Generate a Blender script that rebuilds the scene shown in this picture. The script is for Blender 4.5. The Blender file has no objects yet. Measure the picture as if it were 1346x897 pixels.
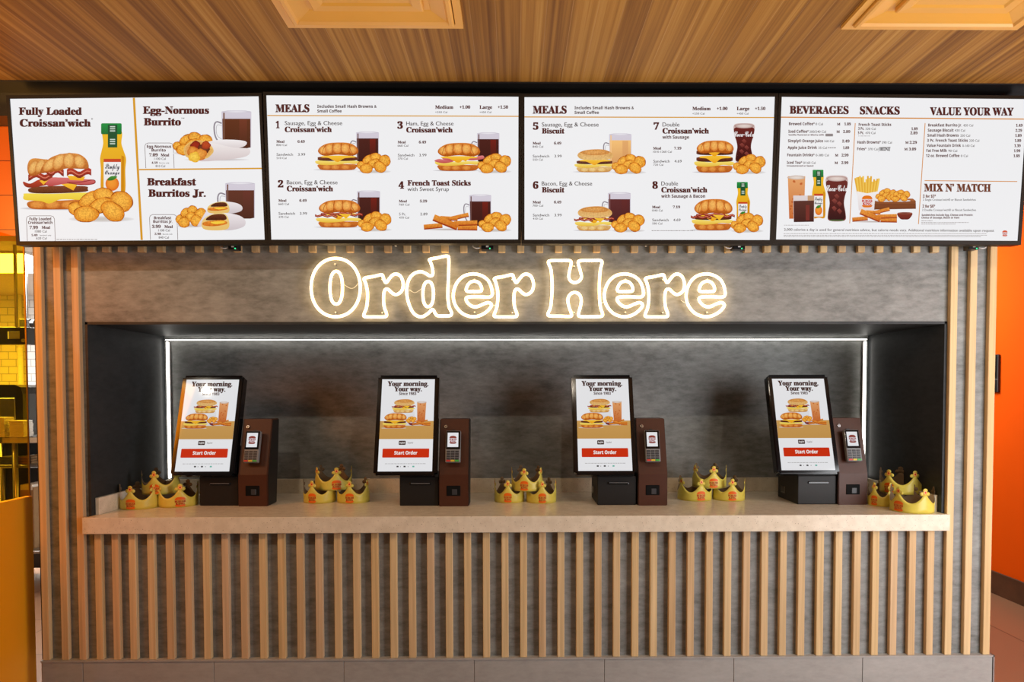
import bpy, bmesh, math, random
import numpy as np
from mathutils import Vector, Matrix
from mathutils.geometry import tessellate_polygon
random.seed(7)
SC = bpy.context.scene
COL = SC.collection

# ------------------------------------------------------------------ camera
IW, IH = 1346.0, 897.0
FPX, PX0, PY0 = 900.0, 686.31, 541.29
YAW, PITCH, ROLL = 0.0111, -0.0310, -0.0017
EYE = 1.5
CAM = Vector((-0.025, -3.2862, EYE))
def _basis():
    cy, sy = math.cos(YAW), math.sin(YAW)
    fw = Vector((sy*math.cos(PITCH), cy*math.cos(PITCH), math.sin(PITCH)))
    rt = Vector((cy, -sy, 0)); up = rt.cross(fw)
    r = math.cos(ROLL)*rt + math.sin(ROLL)*up
    u = -math.sin(ROLL)*rt + math.cos(ROLL)*up
    return r, u, fw
RT, UP, FW = _basis()
cd = bpy.data.cameras.new('camera'); cam = bpy.data.objects.new('camera', cd); COL.objects.link(cam)
cd.sensor_width = 36; cd.lens = FPX/IW*36
cd.shift_x = (IW/2-PX0)/IW; cd.shift_y = (PY0-IH/2)/IW
M3 = Matrix((RT, UP, -FW)).transposed()
cam.matrix_world = Matrix.Translation(CAM) @ M3.to_4x4()
SC.camera = cam
# ------------------------------------------------------------------ world, exposure, lights
SC.view_settings.view_transform = 'Standard'
SC.view_settings.look = 'None'
SC.view_settings.exposure = 0.0
SC.view_settings.gamma = 1.0
SC.view_settings.use_curve_mapping = False
w = bpy.data.worlds.new('world'); SC.world = w; w.use_nodes = True
w.node_tree.nodes['Background'].inputs[0].default_value = (1.0, 0.98, 0.95, 1)
w.node_tree.nodes['Background'].inputs[1].default_value = 0.07
def area(name, loc, target, sx, sy, power, col, spread=180, shape='RECTANGLE'):
    l = bpy.data.lights.new(name, 'AREA'); l.shape = shape; l.size = sx; l.size_y = sy
    l.energy = power; l.color = col; l.spread = math.radians(spread)
    o = bpy.data.objects.new(name, l); COL.objects.link(o); o.location = loc
    d = Vector(target)-Vector(loc); o.rotation_euler = d.to_track_quat('-Z', 'Y').to_euler()
    return o
# unseen fill added beside the camera to brighten the right, as assumed daylight
area('right_side_fill', (3.15, -1.85, 1.25), (1.7, 0, 1.0), 1.9, 2.0, 102, (0.95, 0.98, 1.0))
# added orange fill, standing in for light thrown back by the orange side
area('warm_side_fill', (-2.95, -1.25, 2.3), (-2.0, 0, 1.7), 0.5, 0.8, 21, (1.0, 0.46, 0.09))
# upward fill added to brighten the ceiling, as if bounced off the floor
area('bounce_fill', (0.2, -2.6, 0.15), (0.2, -1.7, 2.8), 4.4, 1.6, 30, (1.0, 0.88, 0.70), 100)
# assumed row of recessed ceiling spots in front of the counter, out of view
for _x in (-2.74, -1.40, 0.42, 1.968):
    area('assumed_ceiling_spot', (_x, -1.61, 2.85), (_x*0.9, 0.1, 0.9), 0.038, 0.038, 4.3, (1.0, 0.88, 0.70), 150, 'DISK')
# unseen fill added to brighten the orange wall of the corridor
area('corridor_fill', (2.5, 2.2, 2.6), (3.5, 1.7, 0.9), 0.8, 1.8, 70, (1.0, 0.92, 0.82))

# ------------------------------------------------------------------ pixel helpers (a photo pixel met with a plane of the room)
def ray(px, py):
    return FW + RT*((px-PX0)/FPX) + UP*((PY0-py)/FPX)
def atY(px, py, y):
    d = ray(px, py); return CAM + d*((y-CAM.y)/d.y)
def atZ(px, py, z):
    d = ray(px, py); return CAM + d*((z-CAM.z)/d.z)
def atX(px, py, x):
    d = ray(px, py); return CAM + d*((x-CAM.x)/d.x)

# ------------------------------------------------------------------ materials
def lin(c):
    return tuple(((v/255.0)/12.92 if v/255.0 <= 0.04045 else ((v/255.0+0.055)/1.055)**2.4) for v in c)
def nodes(name):
    m = bpy.data.materials.new(name); m.use_nodes = True
    nt = m.node_tree; return m, nt, nt.nodes['Principled BSDF'], nt.nodes.new, nt.links.new
def plain(name, c, rough=0.5, metal=0.0, spec=0.5, noise=0.06, scale=40.0):
    m, nt, b, N, L = nodes(name)
    b.inputs['Roughness'].default_value = rough; b.inputs['Metallic'].default_value = metal
    b.inputs['Specular IOR Level'].default_value = spec
    tc = N('ShaderNodeTexCoord'); nz = N('ShaderNodeTexNoise'); nz.inputs['Scale'].default_value = scale
    nz.inputs['Detail'].default_value = 3
    r = N('ShaderNodeValToRGB')
    r.color_ramp.elements[0].position = 0.3; r.color_ramp.elements[1].position = 0.7
    r.color_ramp.elements[0].color = (*[max(0, v*(1-noise)) for v in c], 1)
    r.color_ramp.elements[1].color = (*[min(1, v*(1+noise)) for v in c], 1)
    L(tc.outputs['Object'], nz.inputs['Vector']); L(nz.outputs['Fac'], r.inputs['Fac']); L(r.outputs['Color'], b.inputs['Base Color'])
    return m
def emis(name, c, strength, base=0.0, rough=0.3, spec=0.3):
    m, nt, b, N, L = nodes(name)
    b.inputs['Specular IOR Level'].default_value = spec; b.inputs['Base Color'].default_value = (*[base]*3, 1); b.inputs['Roughness'].default_value = rough
    b.inputs['Emission Color'].default_value = (*c, 1); b.inputs['Emission Strength'].default_value = strength
    return m
def mapping(N, L, scale, rot=(0, 0, 0)):
    tc = N('ShaderNodeTexCoord'); mp = N('ShaderNodeMapping')
    mp.inputs['Scale'].default_value = scale; mp.inputs['Rotation'].default_value = rot
    L(tc.outputs['Object'], mp.inputs['Vector']); return mp.outputs['Vector']
def ramp(N, stops):
    r = N('ShaderNodeValToRGB'); cr = r.color_ramp
    while len(cr.elements) < len(stops): cr.elements.new(0.5)
    for e, (p, c) in zip(cr.elements, stops):
        e.position = p; e.color = (*c, 1)
    return r
def stone(name, dark, light, rough=0.55, sc=1.0):
    m, nt, b, N, L = nodes(name)
    v = mapping(N, L, (2.6*sc, 2.6*sc, 4.6*sc))
    n1 = N('ShaderNodeTexNoise'); n1.inputs['Scale'].default_value = 1.0; n1.inputs['Detail'].default_value = 8; n1.inputs['Roughness'].default_value = 0.62
    n2 = N('ShaderNodeTexNoise'); n2.inputs['Scale'].default_value = 14; n2.inputs['Detail'].default_value = 6; n2.inputs['Roughness'].default_value = 0.7
    L(v, n1.inputs['Vector'])
    v2 = mapping(N, L, (1.0, 1.0, 2.6)); L(v2, n2.inputs['Vector'])
    mx = N('ShaderNodeMath'); mx.operation = 'MULTIPLY_ADD'; mx.inputs[1].default_value = 0.55
    L(n2.outputs['Fac'], mx.inputs[0])
    m2 = N('ShaderNodeMath'); m2.operation = 'MULTIPLY'; m2.inputs[1].default_value = 0.45
    L(n1.outputs['Fac'], m2.inputs[0]); L(m2.outputs[0], mx.inputs[2])
    r = ramp(N, [(0.34, dark), (0.5, tuple((a+c)/2 for a, c in zip(dark, light))), (0.68, light)])
    L(mx.outputs[0], r.inputs['Fac']); L(r.outputs['Color'], b.inputs['Base Color'])
    b.inputs['Roughness'].default_value = rough; b.inputs['Specular IOR Level'].default_value = 0.25
    return m
def slatwood(name):
    m, nt, b, N, L = nodes(name)
    oi = N('ShaderNodeObjectInfo')
    tone = ramp(N, [(0.0, (0.70, 0.50, 0.255)), (0.35, (0.76, 0.58, 0.33)), (0.7, (0.66, 0.46, 0.25)), (1.0, (0.70, 0.52, 0.34))])
    L(oi.outputs['Random'], tone.inputs['Fac'])
    tc = N('ShaderNodeTexCoord'); ad = N('ShaderNodeVectorMath'); ad.operation = 'ADD'
    L(tc.outputs['Object'], ad.inputs[0]); L(oi.outputs['Location'], ad.inputs[1])
    mp = N('ShaderNodeMapping'); mp.inputs['Scale'].default_value = (70, 70, 1.6); L(ad.outputs[0], mp.inputs['Vector'])
    nz = N('ShaderNodeTexNoise'); nz.inputs['Scale'].default_value = 1.0; nz.inputs['Detail'].default_value = 5; L(mp.outputs[0], nz.inputs['Vector'])
    g = ramp(N, [(0.3, (0.80, 0.76, 0.70)), (0.7, (1.08, 1.06, 1.04))]); L(nz.outputs['Fac'], g.inputs['Fac'])
    mu = N('ShaderNodeMix'); mu.data_type = 'RGBA'; mu.blend_type = 'MULTIPLY'; mu.inputs['Factor'].default_value = 1
    L(tone.outputs['Color'], mu.inputs['A']); L(g.outputs['Color'], mu.inputs['B']); L(mu.outputs['Result'], b.inputs['Base Color'])
    b.inputs['Roughness'].default_value = 0.55; b.inputs['Specular IOR Level'].default_value = 0.2
    return m
def ceilwood(name):
    m, nt, b, N, L = nodes(name)
    v = mapping(N, L, (38, 0.28, 1))
    nz = N('ShaderNodeTexNoise'); nz.inputs['Scale'].default_value = 1.0; nz.inputs['Detail'].default_value = 7; nz.inputs['Roughness'].default_value = 0.65; L(v, nz.inputs['Vector'])
    tc = N('ShaderNodeTexCoord'); sx = N('ShaderNodeSeparateXYZ'); L(tc.outputs['Object'], sx.inputs[0])
    dv = N('ShaderNodeMath'); dv.operation = 'DIVIDE'; dv.inputs[1].default_value = 0.092; L(sx.outputs['X'], dv.inputs[0])
    fl = N('ShaderNodeMath'); fl.operation = 'FLOOR'; L(dv.outputs[0], fl.inputs[0])
    wn = N('ShaderNodeTexWhiteNoise'); wn.noise_dimensions = '1D'; L(fl.outputs[0], wn.inputs['W'])
    fr = N('ShaderNodeMath'); fr.operation = 'FRACT'; L(dv.outputs[0], fr.inputs[0])
    gt = N('ShaderNodeMath'); gt.operation = 'LESS_THAN'; gt.inputs[1].default_value = 0.025; L(fr.outputs[0], gt.inputs[0])
    mix = N('ShaderNodeMath'); mix.operation = 'MULTIPLY_ADD'; mix.inputs[1].default_value = 0.15
    L(wn.outputs['Value'], mix.inputs[0])
    m2 = N('ShaderNodeMath'); m2.operation = 'MULTIPLY'; m2.inputs[1].default_value = 0.88; L(nz.outputs['Fac'], m2.inputs[0]); L(m2.outputs[0], mix.inputs[2])
    r = ramp(N, [(0.30, (0.13, 0.050, 0.009)), (0.44, (0.24, 0.105, 0.019)), (0.58, (0.38, 0.185, 0.036)), (0.76, (0.52, 0.30, 0.08))])
    L(mix.outputs[0], r.inputs['Fac'])
    mu = N('ShaderNodeMix'); mu.data_type = 'RGBA'; mu.inputs['B'].default_value = (0.62, 0.42, 0.22, 1)
    ml = N('ShaderNodeMath'); ml.operation = 'MULTIPLY'; ml.inputs[1].default_value = 0.22; L(gt.outputs[0], ml.inputs[0])
    L(ml.outputs[0], mu.inputs['Factor']); L(r.outputs['Color'], mu.inputs['A']); L(mu.outputs['Result'], b.inputs['Base Color'])
    b.inputs['Roughness'].default_value = 0.5; b.inputs['Specular IOR Level'].default_value = 0.12
    return m
def brickmat(name, c1, c2, mortar, w, h, ms=0.02, rough=0.3, rot=(math.pi/2, 0, 0)):
    m, nt, b, N, L = nodes(name)
    tc = N('ShaderNodeTexCoord'); mp = N('ShaderNodeMapping'); mp.vector_type = 'TEXTURE'; mp.inputs['Rotation'].default_value = rot
    L(tc.outputs['Object'], mp.inputs['Vector'])
    bt = N('ShaderNodeTexBrick'); bt.inputs['Scale'].default_value = 1.0
    bt.inputs['Brick Width'].default_value = w; bt.inputs['Row Height'].default_value = h
    bt.inputs['Mortar Size'].default_value = ms; bt.inputs['Mortar Smooth'].default_value = 0.1
    bt.inputs['Color1'].default_value = (*c1, 1); bt.inputs['Color2'].default_value = (*c2, 1); bt.inputs['Mortar'].default_value = (*mortar, 1)
    L(mp.outputs[0], bt.inputs['Vector']); L(bt.outputs['Color'], b.inputs['Base Color'])
    b.inputs['Roughness'].default_value = rough
    return m
def quartz(name):
    m, nt, b, N, L = nodes(name)
    tc = N('ShaderNodeTexCoord')
    n1 = N('ShaderNodeTexNoise'); n1.inputs['Scale'].default_value = 25; n1.inputs['Detail'].default_value = 6
    vo = N('ShaderNodeTexVoronoi'); vo.inputs['Scale'].default_value = 130
    n2 = N('ShaderNodeTexNoise'); n2.inputs['Scale'].default_value = 150; n2.inputs['Detail'].default_value = 2
    for n in (n1, vo, n2): L(tc.outputs['Object'], n.inputs['Vector'])
    r = ramp(N, [(0.3, (0.70, 0.61, 0.47)), (0.7, (0.82, 0.73, 0.58))]); L(n1.outputs['Fac'], r.inputs['Fac'])
    lt = N('ShaderNodeMath'); lt.operation = 'LESS_THAN'; lt.inputs[1].default_value = 0.20; L(vo.outputs['Distance'], lt.inputs[0])
    gt = N('ShaderNodeMath'); gt.operation = 'GREATER_THAN'; gt.inputs[1].default_value = 0.56; L(n2.outputs['Fac'], gt.inputs[0])
    mu = N('ShaderNodeMath'); mu.operation = 'MULTIPLY'; L(lt.outputs[0], mu.inputs[0]); L(gt.outputs[0], mu.inputs[1])
    mx = N('ShaderNodeMix'); mx.data_type = 'RGBA'; mx.inputs['B'].default_value = (0.28, 0.20, 0.13, 1)
    L(mu.outputs[0], mx.inputs['Factor']); L(r.outputs['Color'], mx.inputs['A']); L(mx.outputs['Result'], b.inputs['Base Color'])
    b.inputs['Roughness'].default_value = 0.2; b.inputs['Specular IOR Level'].default_value = 0.2
    return m
def artmat(name, emit, strength=1.0, rough=0.25, spec=0.3):
    """picture on a lit screen (emit) or ink printed on paper; colour from the mesh, alpha = amount of crumb texture"""
    m, nt, b, N, L = nodes(name)
    at = N('ShaderNodeAttribute'); at.attribute_name = 'Col'
    tc = N('ShaderNodeTexCoord'); nz = N('ShaderNodeTexNoise'); nz.inputs['Scale'].default_value = 160 if emit else 300; nz.inputs['Detail'].default_value = 3
    L(tc.outputs['Object'], nz.inputs['Vector'])
    r = ramp(N, [(0.33, (0.74, 0.66, 0.56)), (0.66, (1.25, 1.24, 1.16))]); L(nz.outputs['Fac'], r.inputs['Fac'])
    mu = N('ShaderNodeMix'); mu.data_type = 'RGBA'; mu.blend_type = 'MULTIPLY'
    L(at.outputs['Alpha'], mu.inputs['Factor']); L(at.outputs['Color'], mu.inputs['A']); L(r.outputs['Color'], mu.inputs['B'])
    if emit:
        b.inputs['Base Color'].default_value = (0, 0, 0, 1)
        L(mu.outputs['Result'], b.inputs['Emission Color']); b.inputs['Emission Strength'].default_value = strength
    else:
        L(mu.outputs['Result'], b.inputs['Base Color'])
    b.inputs['Roughness'].default_value = rough
    b.inputs['Specular IOR Level'].default_value = spec
    return m
def tinted_glass(name, c, gloss=0.06):
    m, nt, b, N, L = nodes(name)
    t = N('ShaderNodeBsdfTransparent'); t.inputs[0].default_value = (*c, 1)
    g = N('ShaderNodeBsdfGlossy'); g.inputs['Roughness'].default_value = 0.03
    mx = N('ShaderNodeMixShader'); mx.inputs[0].default_value = gloss
    L(t.outputs[0], mx.inputs[1]); L(g.outputs[0], mx.inputs[2])
    L(mx.outputs[0], nt.nodes['Material Output'].inputs['Surface']); return m

MAT = {}
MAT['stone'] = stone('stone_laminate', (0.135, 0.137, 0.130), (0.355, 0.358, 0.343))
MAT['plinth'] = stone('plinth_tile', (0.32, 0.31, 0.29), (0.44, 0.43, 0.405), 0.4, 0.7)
MAT['shaded_charcoal'] = stone('shaded_charcoal_laminate', (0.017, 0.0185, 0.020), (0.042, 0.044, 0.046), 0.5)  # laminate darkened to put the recess shade in its colour; also dark edge trim
MAT['slat'] = slatwood('slat_wood')
MAT['ceil'] = ceilwood('ceiling_wood')
MAT['quartz'] = quartz('quartz')
MAT['orange'] = plain('orange_paint', lin((246, 92, 2)), 0.8, spec=0.1, noise=0.02, scale=3)
MAT['orange_panel'] = plain('orange_panel', lin((255, 166, 10)), 0.35, noise=0.02, scale=3)
MAT['otile'] = brickmat('orange_tile', lin((225, 105, 10)), lin((236, 118, 14)), lin((120, 50, 8)), 0.33, 0.162, 0.0022)
MAT['wtile'] = brickmat('white_tile', (0.78, 0.78, 0.76), (0.70, 0.70, 0.68), (0.35, 0.35, 0.34), 0.17, 0.085, 0.004)
MAT['floor'] = brickmat('floor_tile', (0.30, 0.155, 0.085), (0.27, 0.14, 0.08), (0.10, 0.05, 0.03), 1.2, 0.6, 0.004, 0.35, (0, 0, math.pi/2))
MAT['basewood'] = plain('baseboard', (0.11, 0.045, 0.02), 0.45, noise=0.25, scale=9)
MAT['bezel'] = plain('screen_bezel', (0.013, 0.008, 0.004), 0.5, spec=0.2)
MAT['black'] = plain('black_plastic', (0.012, 0.012, 0.013), 0.3)
MAT['glossblack'] = plain('gloss_black', (0.006, 0.006, 0.007), 0.08)
MAT['base'] = plain('kiosk_base', (0.012, 0.010, 0.009), 0.5, spec=0.3)
MAT['brown'] = plain('brown_metal', (0.068, 0.022, 0.010), 0.42, spec=0.3)
MAT['grey'] = plain('grey_plastic', (0.20, 0.20, 0.205), 0.4)
MAT['key'] = plain('key_dark', (0.035, 0.035, 0.04), 0.4)
MAT['red'] = plain('key_red', (0.55, 0.03, 0.02), 0.4)
MAT['yellow'] = plain('key_yellow', (0.7, 0.5, 0.03), 0.4)
MAT['green'] = plain('key_green', (0.05, 0.40, 0.06), 0.4)
MAT['chrome'] = plain('chrome', (0.62, 0.62, 0.62), 0.25, 1.0)
MAT['steel'] = plain('steel', (0.42, 0.42, 0.42), 0.32, 1.0)
MAT['white'] = plain('white_plastic', (0.75, 0.75, 0.73), 0.5)
MAT['tan'] = plain('tan_painted_metal', lin((226, 168, 70)), 0.38, noise=0.03, scale=4)
MAT['darktrim'] = plain('dark_trim', (0.045, 0.045, 0.048), 0.4)
MAT['gold'] = plain('gold_card', (0.70, 0.57, 0.085), 0.38, 0.0, noise=0.04)
MAT['kraft'] = plain('kraft_card', (0.17, 0.105, 0.05), 0.8)
MAT['screen'] = emis('screen_white', (0.955, 0.95, 0.965), 0.90, rough=0.35, spec=0.06)
MAT['art'] = artmat('screen_picture', True, 0.90, 0.35, 0.06)
MAT['kart'] = artmat('kiosk_picture', True, 0.80, 0.05)
MAT['ink'] = artmat('printed_ink', False, rough=0.4)
MAT['kscreen'] = emis('kiosk_screen_white', (0.93, 0.93, 0.95), 0.80, rough=0.05)
MAT['neon'] = emis('neon_tube', (1.0, 0.69, 0.34), 6.2)
MAT['led'] = emis('led_strip', (1.0, 0.97, 0.90), 5.0)
MAT['ledgreen'] = emis('status_green', (0.05, 1.0, 0.35), 1.5)
MAT['clip'] = tinted_glass('clear_acrylic', (0.97, 0.97, 0.97), 0.008)
MAT['amber'] = tinted_glass('amber_glass', (1.0, 0.75, 0.13), 0.03)
MAT['kitchen_light'] = emis('kitchen_light', (1.0, 0.98, 0.93), 14.0)
MAT['kceil'] = plain('kitchen_ceiling', (0.7, 0.7, 0.68), 0.7)
MAT['card'] = plain('brown_card', (0.32, 0.20, 0.10), 0.8)
MAT['darkmatte'] = plain('matte_black', (0.005, 0.005, 0.005), 0.7, spec=0.1)
MAT['edge'] = plain('metal_edge', (0.35, 0.33, 0.32), 0.35, 0.6)

# ------------------------------------------------------------------ object helpers
def tag(o, label=None, cat=None, group=None, kind=None):
    if label: o['label'] = label
    if cat: o['category'] = cat
    if group: o['group'] = group
    if kind: o['kind'] = kind
    return o
def thing(name, loc, label, cat, group=None, rz=0.0):
    o = bpy.data.objects.new(name, None); COL.objects.link(o); o.empty_display_size = 0.05
    o.location = loc; o.rotation_euler.z = rz
    return tag(o, label, cat, group)
def link(name, me, mats, parent=None):
    o = bpy.data.objects.new(name, me); COL.objects.link(o)
    for m in (mats if isinstance(mats, (list, tuple)) else [mats]): me.materials.append(m)
    if parent is not None: o.parent = parent
    return o
def obj(name, bm, mats, parent=None, smooth=False, off=None):
    """mesh object from a bmesh; off = world point taken as the object's local origin"""
    if off is not None: bmesh.ops.translate(bm, verts=bm.verts, vec=-Vector(off))
    bmesh.ops.recalc_face_normals(bm, faces=bm.faces)
    me = bpy.data.meshes.new(name); bm.to_mesh(me); bm.free()
    if smooth:
        for p in me.polygons: p.use_smooth = True
    o = link(name, me, mats, parent)
    if off is not None and parent is None: o.location = off
    return o
def box(bm, x0, x1, y0, y1, z0, z1, bev=0.0, seg=1, mat=0):
    r = bmesh.ops.create_cube(bm, size=1.0)
    vs = r['verts']
    for v in vs:
        v.co = Vector(((x0+x1)/2+v.co.x*(x1-x0), (y0+y1)/2+v.co.y*(y1-y0), (z0+z1)/2+v.co.z*(z1-z0)))
    fs = set(f for v in vs for f in v.link_faces)
    for f in fs: f.material_index = mat
    if bev > 0:
        es = list(set(e for v in vs for e in v.link_edges))
        bmesh.ops.bevel(bm, geom=es, offset=bev, segments=seg, affect='EDGES', profile=0.5)
    return bm
def prism(bm, pts, axis, a0, a1):
    """extrude a closed 2D outline along an axis; pts give the other two coordinates in order"""
    def mk(p, a):
        return Vector({'x': (a, p[0], p[1]), 'y': (p[0], a, p[1]), 'z': (p[0], p[1], a)}[axis])
    A = [bm.verts.new(mk(p, a0)) for p in pts]; B = [bm.verts.new(mk(p, a1)) for p in pts]
    n = len(pts)
    bm.faces.new(A); bm.faces.new(B[::-1])
    for i in range(n): bm.faces.new((A[i], A[(i+1) % n], B[(i+1) % n], B[i]))
    return bm
def cyl(bm, c, r, h, axis='z', seg=24, r2=None):
    rot = {'z': Matrix(), 'y': Matrix.Rotation(math.pi/2, 4, 'X'), 'x': Matrix.Rotation(math.pi/2, 4, 'Y')}[axis]
    bmesh.ops.create_cone(bm, cap_ends=True, segments=seg, radius1=r, radius2=r if r2 is None else r2, depth=h, matrix=Matrix.Translation(Vector(c)) @ rot)
    return bm
def tube(bm, pts, r, closed=False, seg=8):
    n = len(pts); rings = []
    for i, p in enumerate(pts):
        p = Vector(p)
        a = Vector(pts[(i-1) % n]) if (closed or i > 0) else p
        b = Vector(pts[(i+1) % n]) if (closed or i < n-1) else p
        t = (b-a).normalized()
        ref = Vector((0, 1, 0)) if abs(t.y) < 0.9 else Vector((0, 0, 1))
        u = t.cross(ref).normalized(); v = t.cross(u)
        rings.append([bm.verts.new(p + r*(math.cos(2*math.pi*k/seg)*u + math.sin(2*math.pi*k/seg)*v)) for k in range(seg)])
    for i in range(n if closed else n-1):
        A, B = rings[i], rings[(i+1) % n]
        for k in range(seg): bm.faces.new((A[k], A[(k+1) % seg], B[(k+1) % seg], B[k]))
    if not closed:
        bm.faces.new(rings[0][::-1]); bm.faces.new(rings[-1])
    return bm
def catmull(pts, n=5, closed=True):
    out = []; N = len(pts)
    for i in range(N if closed else N-1):
        p0, p1, p2, p3 = (np.array(pts[(i+k) % N] if closed else pts[min(max(i+k, 0), N-1)], float) for k in (-1, 0, 1, 2))
        for k in range(n):
            t = k/n
            out.append(tuple(0.5*((2*p1)+(-p0+p2)*t+(2*p0-5*p1+4*p2-p3)*t*t+(-p0+3*p1-3*p2+p3)*t**3)))
    if not closed: out.append(tuple(pts[-1]))
    return out
def copy_tree(o, parent=None):
    c = o.copy(); COL.objects.link(c)
    if parent is not None: c.parent = parent
    for ch in list(o.children): copy_tree(ch, c)
    return c
def struct(name, bm, mat, smooth=False):
    o = obj(name, bm, mat, None, smooth); o['kind'] = 'structure'; return o
def ordinal(n):
    return '%d%s' % (n, 'th' if 10 <= n % 100 <= 20 else {1: 'st', 2: 'nd', 3: 'rd'}.get(n % 10, 'th'))

# ------------------------------------------------------------------ lettering and flat pictures
def uni(s, up, lo, dg=None):
    r = ''
    for c in s:
        if 'A' <= c <= 'Z': r += chr(up+ord(c)-65)
        elif 'a' <= c <= 'z': r += chr(lo+ord(c)-97)
        elif c.isdigit() and dg: r += chr(dg+ord(c)-48)
        else: r += c
    return r
STYLE = {
    'slab': (lambda s: uni(s, 0x1D400, 0x1D41A, 0x1D7CE), 0.040, 0.018),
    'slabs': (lambda s: uni(s, 0x1D400, 0x1D41A, 0x1D7CE), 0.030, 0.010),
    'bold': (lambda s: uni(s, 0x1D5D4, 0x1D5EE, 0x1D7EC), 0.018, 0.008),
    'thin': (lambda s: s, 0.014, 0.0),
    'script': (lambda s: uni(s, 0x1D4D0, 0x1D4EA), 0.02, 0.0),
}
_tc = {}
def text_raw(s, style):
    if (s, style) in _tc: return _tc[(s, style)]
    fn, dx, dy = STYLE[style]
    cu = bpy.data.curves.new('t', 'FONT'); cu.body = fn(s); cu.resolution_u = 3
    o = bpy.data.objects.new('t', cu); COL.objects.link(o)
    me = bpy.data.meshes.new_from_object(o.evaluated_get(bpy.context.evaluated_depsgraph_get()))
    me.calc_loop_triangles()
    V = [(v.co.x, v.co.y) for v in me.vertices]; T = [tuple(t.vertices) for t in me.loop_triangles]
    bpy.data.objects.remove(o); bpy.data.curves.remove(cu); bpy.data.meshes.remove(me)
    if dx:
        offs = [(-dx, -dy), (dx, -dy), (-dx, dy), (dx, dy)] if dy else [(-dx, 0), (dx, 0)]
        V2, T2 = [], []
        for k, (ox, oy) in enumerate(offs):
            b = len(V2); V2 += [(x+ox, y+oy) for x, y in V]; T2 += [tuple(i+b for i in t) for t in T]
        V, T = V2, T2
    _tc[(s, style)] = (V, T); return V, T
CAP = {}
def cap_height(style):
    if style not in CAP: CAP[style] = max(y for x, y in text_raw('H', style)[0])
    return CAP[style]
class Art:
    """flat picture built of layered coloured polygons; fmap(x, y, lift) places a picture point on its surface"""
    def __init__(s, fmap, step=0.00003, base=0.0004, sub=0):
        s.sub = sub; s.f = fmap; s.V = []; s.C = []; s.T = []; s.n = 0; s.step = step; s.base = base
    def _add(s, P, C, T):
        if s.sub:                                   # split wide triangles so that print follows a curved sheet
            P, C, todo, T = list(P), list(C), list(T), []
            while todo:
                t = todo.pop(); e = max(((t[k], t[(k+1) % 3], t[(k+2) % 3]) for k in range(3)), key=lambda q: abs(P[q[0]][0]-P[q[1]][0]))
                if abs(P[e[0]][0]-P[e[1]][0]) <= s.sub: T.append(t); continue
                m = len(P); P.append(tuple((p+q)/2 for p, q in zip(P[e[0]], P[e[1]]))); C.append(tuple((p+q)/2 for p, q in zip(C[e[0]], C[e[1]])))
                todo += [(e[0], m, e[2]), (m, e[1], e[2])]
        b = len(s.V); lift = s.base+s.n*s.step; s.n += 1
        s.V += [tuple(s.f(x, y, lift)) for x, y in P]; s.C += C; s.T += [tuple(i+b for i in t) for t in T]
    def poly(s, pts, c, c2=None, a=0.0):
        T = tessellate_polygon([[Vector((x, y, 0)) for x, y in pts]])
        y0, y1 = min(p[1] for p in pts), max(p[1] for p in pts)
        l1 = lin(c); l2 = lin(c2) if c2 else l1
        C = []
        for x, y in pts:
            t = (y-y0)/max(1e-6, y1-y0); C.append((*[p+(q-p)*t for p, q in zip(l1, l2)], a))
        s._add(list(pts), C, T)
    def smooth(s, pts, c, c2=None, a=0.0, n=4): s.poly(catmull(pts, n), c, c2, a)
    def rect(s, x0, y0, x1, y1, c, c2=None): s.poly([(x0, y0), (x1, y0), (x1, y1), (x0, y1)], c, c2)
    def rrect(s, x0, y0, x1, y1, r, c, c2=None):
        pts = []
        for cx, cy, a0 in ((x1-r, y0+r, -90), (x1-r, y1-r, 0), (x0+r, y1-r, 90), (x0+r, y0+r, 180)):
            pts += [(cx+r*math.cos(math.radians(a0+k*18)), cy+r*math.sin(math.radians(a0+k*18))) for k in range(6)]
        s.poly(pts, c, c2)
    def line(s, x0, y0, x1, y1, w, c):
        d = math.hypot(x1-x0, y1-y0) or 1; nx, ny = -(y1-y0)/d*w/2, (x1-x0)/d*w/2
        s.poly([(x0+nx, y0+ny), (x1+nx, y1+ny), (x1-nx, y1-ny), (x0-nx, y0-ny)], c)
    def path(s, pts, w, c):
        for p, q in zip(pts[:-1], pts[1:]): s.line(p[0], p[1], q[0], q[1], w, c); s.n -= 1
        s.n += 1
    def blob(s, cx, cy, rx, ry, cin, cout, wob=0.0, a=0.0, seg=28, rot=0.0, off=(-0.15, -0.25)):
        ph = [random.uniform(0, 6.28) for _ in range(3)]
        P = [(cx+off[0]*rx, cy+off[1]*ry)]; C = [(*lin(cin), a)]; T = []
        rings = (0.55, 0.85, 1.0)
        cols = [tuple(p+(q-p)*t for p, q in zip(lin(cin), lin(cout))) for t in (0.25, 0.65, 1.0)]
        cr, sr = math.cos(rot), math.sin(rot)
        for rr, cc in zip(rings, cols):
            for k in range(seg):
                t = 2*math.pi*k/seg
                g = 1+wob*(math.sin(3*t+ph[0])*0.5+math.sin(5*t+ph[1])*0.35+math.sin(8*t+ph[2])*0.25)
                o = 1-rr
                x, y = rx*(rr*g*math.cos(t)+off[0]*o), ry*(rr*g*math.sin(t)+off[1]*o)
                P.append((cx+x*cr-y*sr, cy+x*sr+y*cr)); C.append((*cc, a))
        for k in range(seg): T.append((0, 1+k, 1+(k+1) % seg))
        for r in range(2):
            for k in range(seg):
                i, j = 1+r*seg+k, 1+r*seg+(k+1) % seg
                T += [(i, i+seg, j+seg), (i, j+seg, j)]
        s._add(P, C, T)
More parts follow.
